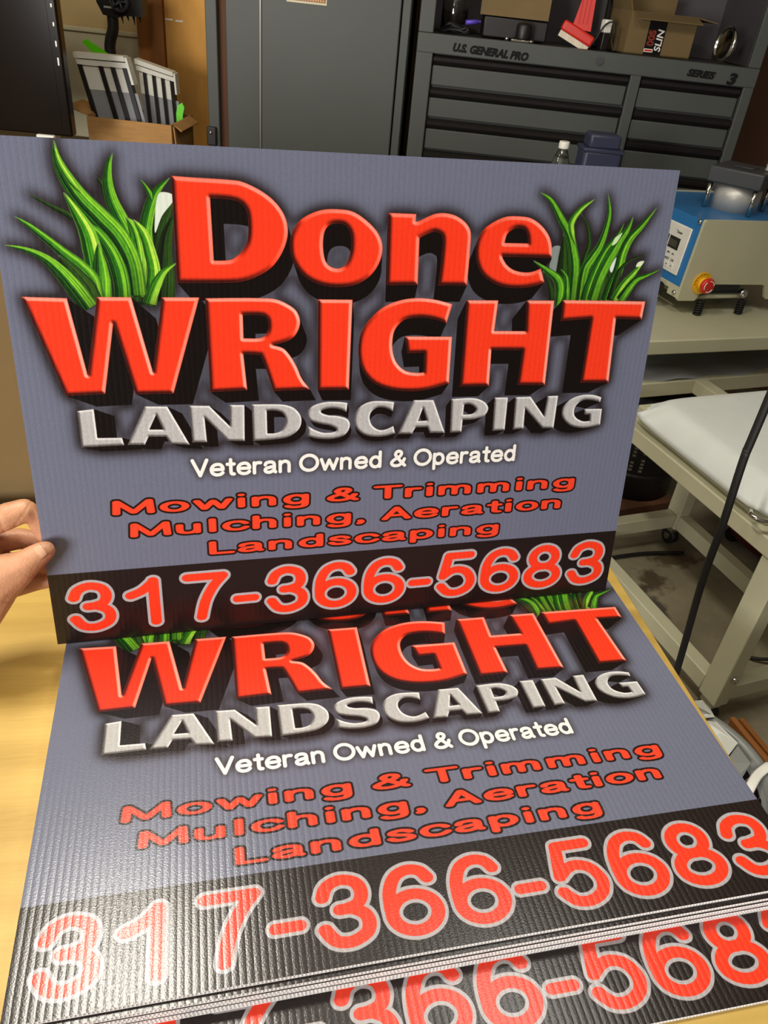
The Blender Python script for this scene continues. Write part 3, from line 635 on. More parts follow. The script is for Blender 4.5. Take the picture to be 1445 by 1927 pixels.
def sign_meshes():
    w, h = SW / 1000, SH / 1000
    c = MB(); c.box(0, 0, 0, w, h, .00045); c.box(.0006, .0012, .0004, w - .0006, h - .0012, .0033)
    x = .0007
    while x < w - .001:
        c.box(x - .00022, 0, .0004, x + .00022, .0014, .0034); c.box(x - .00022, h - .0014, .0004, x + .00022, h, .0034); x += .00274
    c.box(0, 0, .0004, .0006, h, .0034); c.box(w - .0006, 0, .0004, w, h, .0034)
    core = c.build('fluted_core', M['core'])
    f = MB(); f.ms = [M['print'], M['core']]; f.box(0, 0, .00335, w, h, .0038)
    face = f.build('printed_face', None)
    for p in face.data.polygons: p.material_index = 0 if p.normal.z > .5 else 1
    uv = face.data.uv_layers.new(name='UVMap')
    for l in face.data.loops:
        co = face.data.vertices[l.vertex_index].co; uv.data[l.index].uv = (co.x / w, co.y / h)
    return core, face
core0, face0 = sign_meshes()
used = False
def sign(label, mat4, group):
    """one yard sign: an empty at its lower left corner with the fluted core and the printed face"""
    global used
    e = thing('yard_sign', label, 'sign', group=group); e.matrix_world = mat4
    for s_ in (core0, face0):
        o = s_ if not used else s_.copy()
        if used: COL.objects.link(o)
        o.parent = e
    used = True
    return e
SX, SY = Vector((0.9995, 0.0323, 0.0004)), Vector((-0.0069, 0.1999, 0.9798))
S1 = frame((-0.0077, -0.1128, 0.9007), SX, SY) 
sign('grey lawn sign held upright by the hand, facing the viewer, phone number along its foot', S1 @ Matrix.Translation((0, 0, -.0038)) @ Matrix.Scale(.99354, 4), 'landscaping yard signs')
GR = 'landscaping yard signs'
names = ['lawn sign lying face up on top of the stack, in front of the upright sign', 'second lawn sign from the top of the stack, its black front edge just peeking out',
         'third lawn sign from the top of the stack, only its white fluted edge showing', 'fourth lawn sign from the top of the stack, only its white fluted edge showing',
         'fifth lawn sign from the top of the stack, only its white fluted edge showing', 'sixth lawn sign from the top, resting on the lowest sign of the stack']
off = [(0, 0, 0), (.0006, -.0040, .02), (-.0004, -.0046, -.03), (.0008, -.0042, .02), (-.0003, -.0047, 0), (.0002, -.0044, .03)]
for k, nm in enumerate(names):
    z = ZT + TH * (6 - k); dx, dy, dr = off[k]
    sign(nm, Matrix.Translation((dx, -SH / 1000 + dy, z)) @ Matrix.Rotation(R(dr), 4, 'Z'), GR)
sign('lowest lawn sign on the table, pulled forward so a second phone number shows', Matrix.Translation((.0055, -.5172, ZT + .0001)) @ Matrix.Rotation(R(-.55), 4, 'Z'), GR)

# ---------------------------------------------------------------- the hand
def hand():
    ch = []   # capsule chains in sign coordinates (mm): x right, y up, z towards the viewer, radius
    ch.append([(-66, 46, 8, 24), (-42, 82, 12, 24), (-16, 97, 15, 14.6), (-.5, 106.4, 11, 10.6), (3.8, 108.4, 10, 9)])           # thumb
    ch.append([(-64, 120, -5, 17), (-46, 133, -4, 14.5), (-28.9, 138, -5, 13), (-12.8, 142, -8, 11.4), (-5.5, 135, -12, 9.6), (-1, 119, -13, 8.6), (3, 108, -12.4, 7.8)])  # index
    ch.append([(-60, 104, -16, 14), (-42, 106, -22, 11.5), (-24, 105.5, -27, 10.5), (-8, 102, -25, 9.6), (10, 95, -13.6, 8.6)])    # middle
    ch.append([(-58, 84, -18, 14), (-32, 80, -26, 11), (-10, 79, -25, 9.8), (10, 78, -14.4, 8.6)])                              # ring
    ch.append([(-56, 62, -12, 14), (-34, 58.5, -18, 10.5), (-14, 61.5, -20, 9.2), (6, 66, -12.8, 7.6)])                          # little
    ch.append([(-62, 112, -8, 19), (-60, 88, -6, 23), (-64, 60, 0, 24), (-92, 24, 10, 25)])                                     # palm
    ch.append([(-44, 78, 2, 18), (-58, 56, 4, 22), (-92, 24, 10, 26)])
    ch.append([(-48, 70, 8, 18), (-46, 94, 4, 12), (-56, 112, -2, 15)])                                                       # web of the thumb
    ch.append([(-92, 26, 10, 26), (-122, 14, 40, 27), (-190, 8, 130, 31), (-280, 2, 250, 37)])                               # wrist, forearm
    mb = MB()
    for c in ch:
        for (a, b) in zip(c[:-1], c[1:]):
            pa, pb_ = Vector(a[:3]), Vector(b[:3]); n = max(2, int((pb_ - pa).length / 2.5))
            for k in range(n + 1):
                t = k / n; p = pa.lerp(pb_, t); r = a[3] + (b[3] - a[3]) * t
                if k % 1 == 0: mb.sphere(p / 1000, r / 1000, 14)
    tmp = mb.build('tmp', M['skin'])
    r = tmp.modifiers.new('r', 'REMESH'); r.mode = 'VOXEL'; r.voxel_size = .0016
    s_ = tmp.modifiers.new('s', 'SMOOTH'); s_.iterations = 7; s_.factor = .5
    dg = bpy.context.evaluated_depsgraph_get(); dg.update()
    me = bpy.data.meshes.new_from_object(tmp.evaluated_get(dg)); bpy.data.objects.remove(tmp)
    for p in me.polygons: p.use_smooth = True
    # knuckle creases and nail bed: small displacements along the normal
    for v in me.vertices:
        p = v.co * 1000
        for (cx, cy, cz, ux, uy, uz, w, d) in ((-14, 99, 14, .78, .60, -.2, 1.1, .5), (-17, 97, 14, .78, .60, -.2, 1.0, .45), (-11.5, 100.5, 14, .78, .60, -.2, 1.0, .3), (-12.8, 141.5, -8, .75, -.6, 0, 1.0, .5), (-30, 137, -6, 1, .1, 0, 1.2, .45), (-34, 72, 14, .8, .6, 0, 1.4, .35)):
            q = Vector((p.x - cx, p.y - cy, p.z - cz))
            if q.length < 17:
                s0 = q.x * ux + q.y * uy + q.z * uz
                v.co -= v.normal * (d / 1000) * math.exp(-(s0 / w) ** 2)
    me.materials.clear(); me.materials.append(M['skin'])
    h = bpy.data.objects.new('hand', me); COL.objects.link(h); h.matrix_world = S1
    tag(h, 'left hand gripping the left edge of the upright sign between thumb and fingers', 'hand')
    # thumb nail
    nb = MB(); n = 9
    ax = Vector((.80, .56, -.20)).normalized(); out = Vector((-.12, .50, .86)); out = (out - ax * out.dot(ax)).normalized(); side = ax.cross(out)
    c0 = Vector((.4, 107, 11)); g = []
    for i in range(n):
        row = []
        for j in range(n):
            u = -1 + 2 * i / (n - 1); w = -1 + 2 * j / (n - 1)
            sq = math.sqrt(max(0, 1 - .42 * w * w)); 
            l = u * 6.0 * (sq if u > 0 else (1 - .18 * w * w)); ang = w * .76
            rr = 10.3 - .3 * u
            p = c0 + ax * l + out * (rr * math.cos(ang)) + side * (rr * math.sin(ang)) + out * (.15 - .9 * max(0, u) ** 2)
            row.append(nb.bm.verts.new(p / 1000))
        g.append(row)
    for i in range(n - 1):
        for j in range(n - 1):
            f = nb._f([g[i][j], g[i + 1][j], g[i + 1][j + 1], g[i][j + 1]]); f.smooth = True
    nl = nb.build('fingernail', M['nail'], h); nl['label'] = 'pale thumb nail'
    so = nl.modifiers.new('t', 'SOLIDIFY'); so.thickness = .0006; so.offset = -1
    return h
hand()

# ---------------------------------------------------------------- tool chest with an open hutch
cx_ = thing('tool_chest', 'dark grey steel tool chest with rows of drawers and an open hutch on top', 'tool chest', CH0, CHR)
b = MB(); b.mat(M['steel'])
b.box(0, .03, .10, 1.135, .56, 1.338)                                  # carcass
b.rbox(0, 0, .10, .056, .05, 1.34, .003).rbox(.722, 0, .10, .758, .05, 1.30, .003).rbox(1.100, 0, .10, 1.135, .05, 1.34, .003)
b.rbox(0, -.002, 1.286, 1.135, .05, 1.343, .003).rbox(0, 0, .10, 1.135, .05, .16, .003)
b.build('body', None, cx_)
hb = MB(); hb.mat(M['steel']); hb.rbox(0, 0, 1.343, .050, .03, 1.95, .003).rbox(1.095, 0, 1.343, 1.135, .03, 1.95, .003)
hb.box(0, .03, 1.343, .012, .5, 1.95).box(1.115, .03, 1.343, 1.135, .5, 1.95)
hb.mat(M['steel_in']); hb.box(0, .48, 1.338, 1.135, .50, 1.95).box(1.108, .03, 1.343, 1.1149, .48, 1.95).box(.0121, .03, 1.343, .018, .48, 1.95).box(0, .0, 1.95, 1.135, .5, 1.97)
hb.build('hutch', None, cx_)
def drawer(x0, x1, top, bot):
    d = MB().rbox(x0 + .004, .012, bot + .004, x1 - .004, .05, top - .034, .003).build('drawer', M['steel'], cx_)
    p = MB(); T = Matrix.Rotation(math.pi / 2, 4, 'Z')
    p.prism([(-.012, top - .003), (-.001, top - .010), (-.003, top - .020), (-.022, top - .036), (-.036, top - .036), (-.036, top - .003)], x1 - x0 - .008, Matrix(((0, 1, 0, x0 + .004), (-1, 0, 0, 0), (0, 0, 1, 0), (0, 0, 0, 1))))
    h = p.build('drawer_pull', M['black'], d); h['label'] = 'black full width drawer pull'
    h.location = (0, 0, 0)
tops = [1.286, 1.189, 1.092, .990, .885, .75, .60, .42]
for a_, b_ in zip(tops, tops[1:] + [.16]):
    drawer(.056, .722, a_, b_); drawer(.758, 1.100, a_, b_)
bd = MB(); text_mesh(bd, 'U.S. GENERAL PRO', .031, frame((.118, -.002, 1.300), (1, 0, -.022), (0, 0, 1)), .002, .25, wid=.97, fat=.06)
o = bd.build('badge', M['ink'], cx_); o['label'] = 'long black raised badge'
bd = MB(); text_mesh(bd, 'SERIES', .027, frame((.902, -.002, 1.303), (1, 0, -.022), (0, 0, 1)), .002, .25, wid=1.18, fat=.06)
o = bd.build('badge', M['ink'], cx_); o['label'] = 'short black raised badge'
bd = MB(); text_mesh(bd, '3', .044, frame((1.036, -.002, 1.292), (1, 0, -.02), (0, 0, 1)), .003, .2, wid=1.3, fat=.05)
o = bd.build('badge', M['ink'], cx_); o['label'] = 'black raised number'
lk = MB(); lk.cyl((.608, -.008, 1.316), (.608, .0, 1.316), .012); lk.box(.6065, -.0095, 1.309, .6095, -.008, 1.323)
o = lk.build('lock', M['dkgrey'], cx_)
for k in range(4): MB().cyl((.08 + (k % 2) * .96, .1 + (k // 2) * .36, 0), (.08 + (k % 2) * .96, .1 + (k // 2) * .36, .10), .04).build('foot', M['rubber'], cx_)

def chest_thing(name, label, cat, loc, rotz=0, group=None):
    e = thing(name, label, cat, group=group); e.matrix_world = CT @ Matrix.Translation(loc) @ Matrix.Rotation(rotz, 4, 'Z'); return e
def chest_mesh(mb, name, m, label, cat, loc=(0, 0, 0), rotz=0, group=None):
    o = mb.build(name, m); o.matrix_world = CT @ Matrix.Translation(loc) @ Matrix.Rotation(rotz, 4, 'Z'); return tag(o, label, cat, group)
HZ = 1.3435
# clutter in the hutch
chest_mesh(MB().rbox(-.11, -.10, 0, .11, .10, .063, .006), 'tool_case', M['black'], 'black flat tool case in the hutch, under the small cardboard box', 'case', (.325, .22, HZ))
k = MB().box(-.115, -.10, .0, .115, .10, .17)
chest_mesh(k, 'cardboard_box', M['card_dark'], 'plain closed cardboard box raised on the black case in the hutch', 'box', (.318, .21, HZ + .064), R(-2))
chest_mesh(MB().lathe([(.023, 0), (.026, .01), (.026, .045), (.021, .052), (.012, .056)]), 'film_canister', M['black'], 'small round black canister in the hutch, in front of the flat case', 'canister', (.350, .075, HZ))
wr = MB(); wr.rbox(-.03, -.004, 0, .03, .004, .006, .001); wr.lathe([(.008, 0), (.008, .008)], 14, Matrix.Translation((.037, 0, 0))); wr.lathe([(.007, 0), (.007, .010)], 14, Matrix.Translation((-.045, .004, 0)))
chest_mesh(wr, 'wrench', M['chrome'], 'short shiny wrench lying on the front lip of the hutch', 'wrench', (.340, .035, HZ), R(-4))
br = chest_thing('scraper_brush', 'red handled brush with pale bristles leaning in the hutch beside the black bin', 'brush', (.520, .085, HZ + .004), R(-6))
T = Matrix.Rotation(R(22), 4, 'Y')
MB().rbox(-.062, -.028, .022, .055, .028, .054, .008, 3, T).build('brush_head', M['red'], br)
q = MB(); q.prism([(-.012, .05), (.052, .045), (.046, .17), (.012, .17)], .03, Matrix.Translation((0, -.015, 0)))
for kk in range(3): q.box(.004 + kk * .013, -.019, .065, .008 + kk * .013, -.015, .155)
q.build('handle', M['red'], br)
MB().box(-.058, -.022, .003, .050, .022, .021, T @ Matrix.Translation((0, 0, .001))).build('bristles', M['bristle'], br)
chest_mesh(MB().rbox(-.033, -.05, 0, .033, .05, .26, .008), 'storage_bin', M['black'], 'tall black bin standing in the hutch between the red brush and the open carton', 'bin', (.600, .22, HZ), R(-4))
ad = MB(); ad.mat(M['black']).rbox(-.013, -.015, 0, .013, .015, .052, .004); ad.mat(M['white_plastic']).rbox(-.013, -.016, .050, .013, .016, .088, .004)
chest_mesh(ad, 'power_adapter', None, 'small white power adapter in the hutch beside the open carton', 'adapter', (.622, .09, HZ), R(20))
pts = spline([(.585, .045, 0), (.60, .03, .05), (.625, .02, .066), (.636, .018, .045), (.632, .015, .02), (.642, .01, .003)][0:0] or [(0, 0), (1, 1)], False)
def sp3(P, n=8):
    out = []; P = [Vector(p) for p in P]
    for i in range(len(P) - 1):
        p0, p1, p2, p3 = P[max(i - 1, 0)], P[i], P[i + 1], P[min(i + 2, len(P) - 1)]
        for k_ in range(n):
            t_ = k_ / n; out.append(.5 * ((2 * p1) + (p2 - p0) * t_ + (2 * p0 - 5 * p1 + 4 * p2 - p3) * t_ * t_ + (3 * p1 - p0 - 3 * p2 + p3) * t_ ** 3))
    return out + [P[-1]]
chest_mesh(MB().tube(sp3([(.575, .06, .003), (.59, .06, .03), (.612, .06, .072), (.636, .056, .082), (.644, .05, .055), (.640, .04, .03), (.652, .03, .003)]), .0028), 'adapter_cable', M['rubber'], 'thin black cable looping over the white adapter in the hutch', 'cable', (0, 0, HZ))
mk = MB().cyl((-.022, 0, .007), (.022, 0, .012), .007, 12); mk.cyl((.022, 0, .012), (.030, 0, .013), .004, 10)
chest_mesh(mk, 'marker', M['purple'], 'purple marker pen resting on tangled cable at the left of the hutch', 'marker', (.175, .085, HZ + .030), R(15))
tg = MB()
P = []
for i in range(60):
    t_ = i * .55; P.append((.112 + .048 * math.cos(t_ * 1.13) * (1 - i / 160), .085 + .035 * math.sin(t_), .008 + .022 * (i / 60) + .004 * math.sin(i * 1.9)))
tg.tube(sp3(P, 3), .0034, 7)
chest_mesh(tg, 'cable_tangle', M['rubber'], 'tangle of dark cable at the left end of the hutch', 'cable', (0.01, 0, HZ))
jar = MB(); jar.lathe([(.0, .002), (.04, .002), (.045, .01), (.045, .10), (.038, .115), (.038, .12), (.035, .12), (.035, .114), (.042, .098), (.042, .012), (.0, .006)], 24, cap=False)
chest_mesh(jar, 'plastic_jar', M['clear'], 'clear plastic jar standing at the back left of the hutch', 'jar', (.115, .19, HZ))
# open carton with printed logo
cb = chest_thing('open_carton', 'open cardboard carton with a red and black printed logo, in the hutch near the lamp', 'box', (.692, .065, HZ), R(12))
c_ = MB(); w_, d_, h_ = .238, .19, .120
c_.box(0, 0, 0, w_, .004, h_).box(0, d_ - .004, 0, w_, d_, h_ + .05).box(0, .004, 0, .004, d_ - .004, h_).box(w_ - .004, .004, 0, w_, d_ - .004, h_).box(0, 0, 0, w_, d_, .004)
c_.build('box_body', M['card_dark'], cb)
for nm, T, sx, sy in (('flap', frame((0.004, .002, h_), (1, 0, 0), (0, -.9, -.30)), w_ - .008, .055), ('flap', frame((w_, .004, h_), (0, 1, 0), (.9, 0, -.12)), d_ - .01, .075), ('flap', frame((0, .004, h_), (0, 1, 0), (-.35, 0, .9)), d_ - .01, .055)):
    MB().box(0, 0, 0, sx, sy, .003, T).build('flap', M['card_dark'], cb)
lg = MB(); lg.mat(M['ink']); lg.box(.070, -.0008, .001, .132, 0, .112)
T = frame((.098, -.0010, .006), (0, 0, 1), (-1, 0, 0)); lg.mat(M['white']); text_mesh(lg, '1', .036, T, .0003, 0, wid=.9, fat=.10); lg.mat(M['red']); text_mesh(lg, '1', .036, T, .0006, 0, wid=.9, fat=.03)
lg.mat(M['label']); text_mesh(lg, '00S', .033, frame((.098, -.0010, .027), (0, 0, 1), (-1, 0, 0)), .0005, 0, wid=.95, fat=.04)
lg.mat(M['white']); text_mesh(lg, 'SLIN', .032, frame((.127, -.0010, .012), (0, 0, 1), (-1, 0, 0)), .0005, .15, wid=1.0, fat=.02)
o = lg.build('printed_logo', None, cb); o['label'] = 'black logo panel with red and white characters'
# round lamp
lm = chest_thing('round_lamp', 'round chrome headlamp leaning against the right wall of the hutch', 'lamp', (1.018, .05, HZ + .0545))
T = frame((0, 0, 0), (.27, -.96, 0), (0.10, .03, 1)); T = T @ Matrix.Rotation(R(0), 4, 'X')
N_ = T.col[2].xyz
lr = MB(); lr.lathe([(.053, 0), (.054, .006), (.050, .012), (.047, .010), (.047, .004)], 32, T); lr.build('lamp_rim', M['chrome'], lm)
lr = MB(); lr.lathe([(.0001, .016), (.02, .0148), (.038, .010), (.0475, .004)], 32, T); lr.build('lens', M['clear'], lm)
lr = MB(); lr.lathe([(.047, .003), (.03, -.018), (.012, -.030), (.0001, -.033)], 32, T, False); lr.build('reflector', M['brushed'], lm)

# ---------------------------------------------------------------- grey locker beside it
lo = thing('steel_locker', 'tall grey steel locker with a maroon sticker, left of the tool chest', 'locker', CH0, CHR)
MB().mat(M['steel']).box(-.705, .045, .02, -.028, .50, 1.98).build('body', None, lo)
MB().rbox(-.711, 0, .02, -.672, .05, 1.98, .003).build('side_post', M['steel'], lo)
MB().rbox(-.643, .004, .02, -.526, .05, 1.98, .003).build('fixed_panel', M['steel'], lo)
MB().mat(M['steel']).rbox(-.522, -.004, .06, -.062, .05, 1.95, .004).build('door', None, lo)
MB().rbox(-.058, .004, .02, -.030, .05, 1.98, .003).build('side_post', M['steel'], lo)
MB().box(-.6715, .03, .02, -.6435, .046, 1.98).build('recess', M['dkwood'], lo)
MB().cyl((-.524, -.006, .9), (-.524, -.006, 1.95), .0035, 10).build('hinge_rod', M['brushed'], lo)
sk = MB(); sk.mat(M['wall2']).box(-.438, -.0055, 1.386, -.306, -.004, 1.52); sk.mat(M['label']).box(-.434, -.0060, 1.392, -.310, -.0055, 1.516)
sk.mat(M['gold'])
for i in range(14): sk.box(-.428 + i * .0083, -.0063, 1.394, -.428 + i * .0083 + .0055, -.006, 1.400)
sk.build('sticker', None, lo)
lt = MB(); lt.mat(M['black']).rbox(-.715, -.018, .93, -.682, .0, .99, .003); lt.mat(M['chrome']).sphere((-.700, -.019, .972), .006); lt.build('latch', None, lo)

# ---------------------------------------------------------------- bench on the left with screen and box
BZ = .80
bn = thing('wall_bench', 'low brown bench against the beige wall under the black screen and cardboard box', 'bench', CH0, CHR)
MB().rbox(-2.6, -.46, BZ - .04, -.735, .58, BZ, .003).build('bench_top', M['card_dark'], bn)
for x in (-2.5, -.80):
    for y in (-.40, .5): MB().box(x - .04, y - .04, 0, x + .04, y + .04, BZ - .04).build('leg', M['stud'], bn)
tv = thing('screen', 'large black glossy screen cut off by the left edge of the picture', 'screen')
tv.matrix_world = CT @ Matrix.Translation((-1.070, -.33, BZ)) @ Matrix.Rotation(R(4), 4, 'Z')
MB().rbox(-1.10, 0, .165, .0, .045, .80, .006).build('casing', M['gloss'], tv)
MB().box(-1.08, -.0012, .185, -.03, 0, .785).build('panel', M['gloss'], tv)
for x in (-.085, -.90):
    f_ = MB(); f_.mat(M['white_plastic']).rbox(x - .028, -.012, .142, x + .028, .05, .1655, .003); f_.mat(M['black']).box(x - .012, .005, .0, x + .012, .04, .142).rbox(x - .05, -.08, 0, x + .05, .12, .012, .003); f_.build('foot', None, tv)
for z, h_ in ((.516, .010), (.468, .011), (.415, .016), (.365, .022)): MB().rbox(-.0165, -.0022, z, -.0115, 0, z + h_, .001, 1).build('painted_glint', M['white'], tv)  # glints on the bezel edge modelled as small white strips
bx = thing('cardboard_box', 'open brown cardboard box on the bench holding the white slatted racks', 'box'); bx.matrix_world = CT @ Matrix.Translation((-1.132, -.05, BZ))
k = MB(); k.box(0, 0, 0, .300, .005, .186).box(0, .27, 0, .300, .275, .186).box(0, .005, 0, .005, .27, .186).box(.295, .005, 0, .300, .27, .186).box(0, 0, 0, .300, .275, .005); k.build('box_body', M['card'], bx)
for T, sx, sy in ((frame((0, .01, .186), (0, 1, 0), (-.8, 0, .25)), .16, .080), (frame((.300, .03, .186), (0, 1, 0), (.5, 0, -.35)), .22, .035), (frame((.306, .012, .18), (0, 1, 0), (.1, 0, -1)), .012, .16)):
    MB().box(0, 0, 0, sx, sy, .004, T).build('flap', M['card'], bx)
def rack(label, P0, P1, zt0, zt1, lean, ncol, flip=False):
    """slatted plastic rack: top rail, pale upper plate, grey lower plate, dark slats"""
    e = thing('slatted_rack', label, 'rack', group='white slatted racks'); e.matrix_world = CT @ Matrix.Translation((P0[0], P0[1], 0))
    dx, dy = P1[0] - P0[0], P1[1] - P0[1]; zb = .90
    def pt(u, v, o_=0.):   # u along the rail 0..1, v down 0..1
        zt = zt0 + (zt1 - zt0) * u; return Vector((dx * u + lean * v, dy * u - o_, zt + (zb - zt) * v))
    def slab(u0, v0, u1, v1, o0, o1, mb):
        q = [pt(u, v, o_) for o_ in (o0, o1) for v in (v0, v1) for u in (u0, u1)]
        vs = [mb.bm.verts.new(p) for p in q]
        for f in ((0, 2, 3, 1), (4, 5, 7, 6), (0, 1, 5, 4), (2, 6, 7, 3), (0, 4, 6, 2), (1, 3, 7, 5)): mb._f([vs[i] for i in f])
    m1 = MB(); slab(-.01, -.015, 1.0, .045, -.03, .016, m1); slab(0, .06, 1.0, .12, -.03, .010, m1); slab(1.0, .0, 1.05, .30, -.03, .012, m1); m1.build('top_rail', M['white_plastic'], e)
    m2 = MB(); slab(.04, .11, .94, .40, -.004, .002, m2); m2.build('upper_plate', M['white_plastic'], e)
    m3 = MB(); slab(.03, .40, 1.05, 1.0, -.004, .0, m3); o_ = m3.build('lower_plate', M['film'], e)
    for u in ncol:
        m4 = MB(); slab(u, .115, u + .085, 1.0, -.02, .010, m4); m4.build('slat', M['black'], e)
rack('white slatted rack leaning in the cardboard box, the left one with a level top rail', (-1.18, .03), (-1.004, .03), 1.168, 1.172, .062, (.0, .42, .66, .90))
rack('white slatted rack in the cardboard box, the right one with a sloping top rail', (-.990, .10), (-.876, .165), 1.162, 1.126, .012, (.16, .40, .64, .88))
def leaf(label, P):
    m = MB(); P = [Vector(p) for p in P]; a_ = [m.bm.verts.new(p) for p in P]; b2 = [m.bm.verts.new(p + Vector((0, .012, 0))) for p in P]
    m._f(a_); m._f(b2[::-1]); n = len(P)
    for i in range(n): m._f([a_[i], b2[i], b2[(i + 1) % n], a_[(i + 1) % n]])
    chest_mesh(m, 'plastic_part', M['green'], label, 'plastic part', group='lime green plastic parts')
leaf('lime green plastic blade sticking up behind the left slatted rack', [(-1.190, .13, 1.195), (-1.176, .13, 1.206), (-1.105, .13, 1.168), (-1.07, .13, 1.14), (-1.06, .13, .81), (-1.10, .13, .81), (-1.13, .13, 1.14)])
leaf('small lime green plastic piece showing at the right rim of the cardboard box', [(-.872, .15, .995), (-.866, .15, 1.022), (-.848, .15, 1.034), (-.840, .15, 1.018), (-.848, .15, .99), (-.850, .15, .81), (-.872, .15, .81)])
ct = thing('pistol_controller', 'black pistol grip radio controller with a steering wheel, standing behind the slatted racks', 'controller'); ct.matrix_world = CT @ Matrix.Translation((-1.10, .30, 1.295))
m = MB(); T = Matrix.Translation((0, -.03, 0)); m.prism([(-.080, .10), (-.078, .02), (-.058, -.018), (-.012, -.024), (.02, -.014), (.088, -.014), (.095, .10)], .06, T); m.build('body', M['black'], ct)
m = MB(); m.tube(sp3([(-.034, 0, -.01), (-.036, 0, -.06), (-.052, 0, -.105), (-.055, 0, -.16), (-.05, 0, -.43)]), [.026] * 17 + [.026] * 16, 14, .75); m.build('grip', M['rubber'], ct)
m = MB(); m.lathe([(.026, 0), (.034, .004), (.034, .022), (.026, .026)], 28, frame((.012, -.03, .028), (1, 0, 0), (0, 0, 1)), False)
for kk in range(5):
    a_ = kk * 2 * math.pi / 5; m.tube([(.012, -.042, .028), (.012 + .028 * math.cos(a_), -.044, .028 + .028 * math.sin(a_))], .004, 8)
m.build('steering_wheel', M['dkgrey'], ct)
MB().box(-.052, -.0312, .004, -.022, -.030, .010).build('name_plate', M['brushed'], ct)
m = MB()
for kk in range(4): m.cyl((.0 + kk * .022, 0, -.014), (.004 + kk * .022, 0, -.042 + .01 * (kk % 2)), .005, 8, .001)
m.build('trigger', M['black'], ct)
# brown carton just behind the table
cn = MB(); cn.box(-.80, .215, 0, .10, .65, 1.19); cn.box(-.802, .213, .62, .102, .215, .66)
tag(cn.build('shipping_carton', M['card_dark']), 'large brown carton standing behind the table at the left', 'carton')

# ---------------------------------------------------------------- heat press on its stand
FR = R(7.5); FO = (1.336, .351, 0)
sd = thing('press_stand', 'cream steel frame stand on castors under the heat press', 'stand', FO, FR)
# local: x across (0..0.45), y away from the viewer
rl = lambda nm, *b_: MB().rbox(*b_, .003).build(nm, M['cream'], sd)
rl('side_rail', -.005, .0, .509, .045, .845, .552); rl('side_rail', .385, .0, .509, .43, .80, .552); rl('side_rail', .90, .80, .509, .945, 1.30, .552); rl('side_rail', .34, .845, .509, .385, 1.30, .552)
rl('cross_rail', .045, .80, .505, .90, .845, .552); rl('cross_rail', .045, .0, .509, .385, .045, .552)
for x, y in ((0, 0), (.388, 0), (.388, .67), (0, .67), (.90, .80), (.342, 1.24), (.90, 1.24)):
    l_ = MB(); l_.rbox(x, y, .07, x + .042, y + .06, .509, .003); l_.mat(M['cream']); g_ = l_.build('leg', M['cream'], sd)
    w_ = MB(); w_.mat(M['rubber']); w_.cyl((x + .008, y + .03, .028), (x + .034, y + .03, .028), .027, 18); w_.mat(M['chrome']); w_.rbox(x + .004, y + .01, .05, x + .038, y + .05, .072, .002); w_.cyl((x + .005, y + .03, .028), (x + .008, y + .03, .028), .012, 12); w_.build('caster', None, g_)
rl('floor_bar', .0, .06, .075, .04, .67, .125); rl('floor_bar', .39, .06, .075, .43, .67, .125); rl('floor_bar', .042, .68, .075, .385, .72, .125); rl('floor_bar', .042, .008, .075, .388, .048, .125)
bo = MB(); bo.lathe([(.0001, .010), (.007, .008), (.009, .003), (.009, 0)], 14, frame((.021, -.0005, .165), (1, 0, 0), (0, 0, 1))); bo.build('bolt', M['chrome'], sd)
sh = MB(); n1, n2 = 24, 10
g = [[sh.bm.verts.new((-.02 + .91 * i / n1, .805 + .30 * j / n2, .556 + .006 * math.sin(i * .9) * (1 if j < 3 else .3) + (-.012 if j == 0 else 0) + .01 * math.exp(-((i - 10) / 3) ** 2) * (j < 3))) for j in range(n2 + 1)] for i in range(n1 + 1)]
for i in range(n1):
    for j in range(n2): f = sh._f([g[i][j], g[i + 1][j], g[i + 1][j + 1], g[i][j + 1]]); f.smooth = True
fs = sh.build('plastic_film', M['film']); fs.matrix_world = Matrix.Translation(FO) @ Matrix.Rotation(FR, 4, 'Z'); tag(fs, 'grey glossy plastic film laid over the cross rail of the stand, under the press base', 'film')
so = fs.modifiers.new('t', 'SOLIDIFY'); so.thickness = .0015; so.offset = 1
# white padded platen
pt_ = thing('padded_platen', 'white cloth covered platen resting on the cream frame stand', 'platen'); pt_.matrix_world = Matrix.Translation(FO) @ Matrix.Rotation(FR, 4, 'Z')
MB().rbox(.02, .10, .552, .52, .60, .600, .004).build('base_plate', M['cream'], pt_)
cl = MB(); n = 64; rings = []
def rr_pt(t_, hx, hy, r_):   # point on a rounded rectangle
    a_ = 2 * math.pi * t_; c0, s0 = math.cos(a_), math.sin(a_); e_ = .22
    return (math.copysign(abs(c0) ** e_, c0) * hx, math.copysign(abs(s0) ** e_, s0) * hy)
cxp, cyp = .285, .338
for (gx, z, wv) in ((-.06, .640, 0), (-.03, .640, 0), (-.012, .638, 0), (.0, .630, .0), (.018, .612, .2), (.032, .596, .6), (.040, .586, 1.0), (.034, .583, 1.0), (.015, .590, .5)):
    ring = []
    for k in range(n * 2):
        t_ = k / (n * 2); x, y = rr_pt(t_, .258 + gx, .222 + gx, .05)
        ph = k * .37; w = wv * (.006 * math.sin(ph) + .004 * math.sin(ph * 2.3 + 1))
        ln = math.hypot(x, y); ring.append(cl.bm.verts.new((cxp + x * (1 + w / ln), cyp + y * (1 + w / ln), z + w * .9)))
    rings.append(ring)
for a_, b2 in zip(rings[:-1], rings[1:]):
    for k in range(n * 2): f = cl._f([a_[k], a_[(k + 1) % (n * 2)], b2[(k + 1) % (n * 2)], b2[k]]); f.smooth = True
cl._f(rings[0]); cl.build('cloth_cover', M['cloth'], pt_)
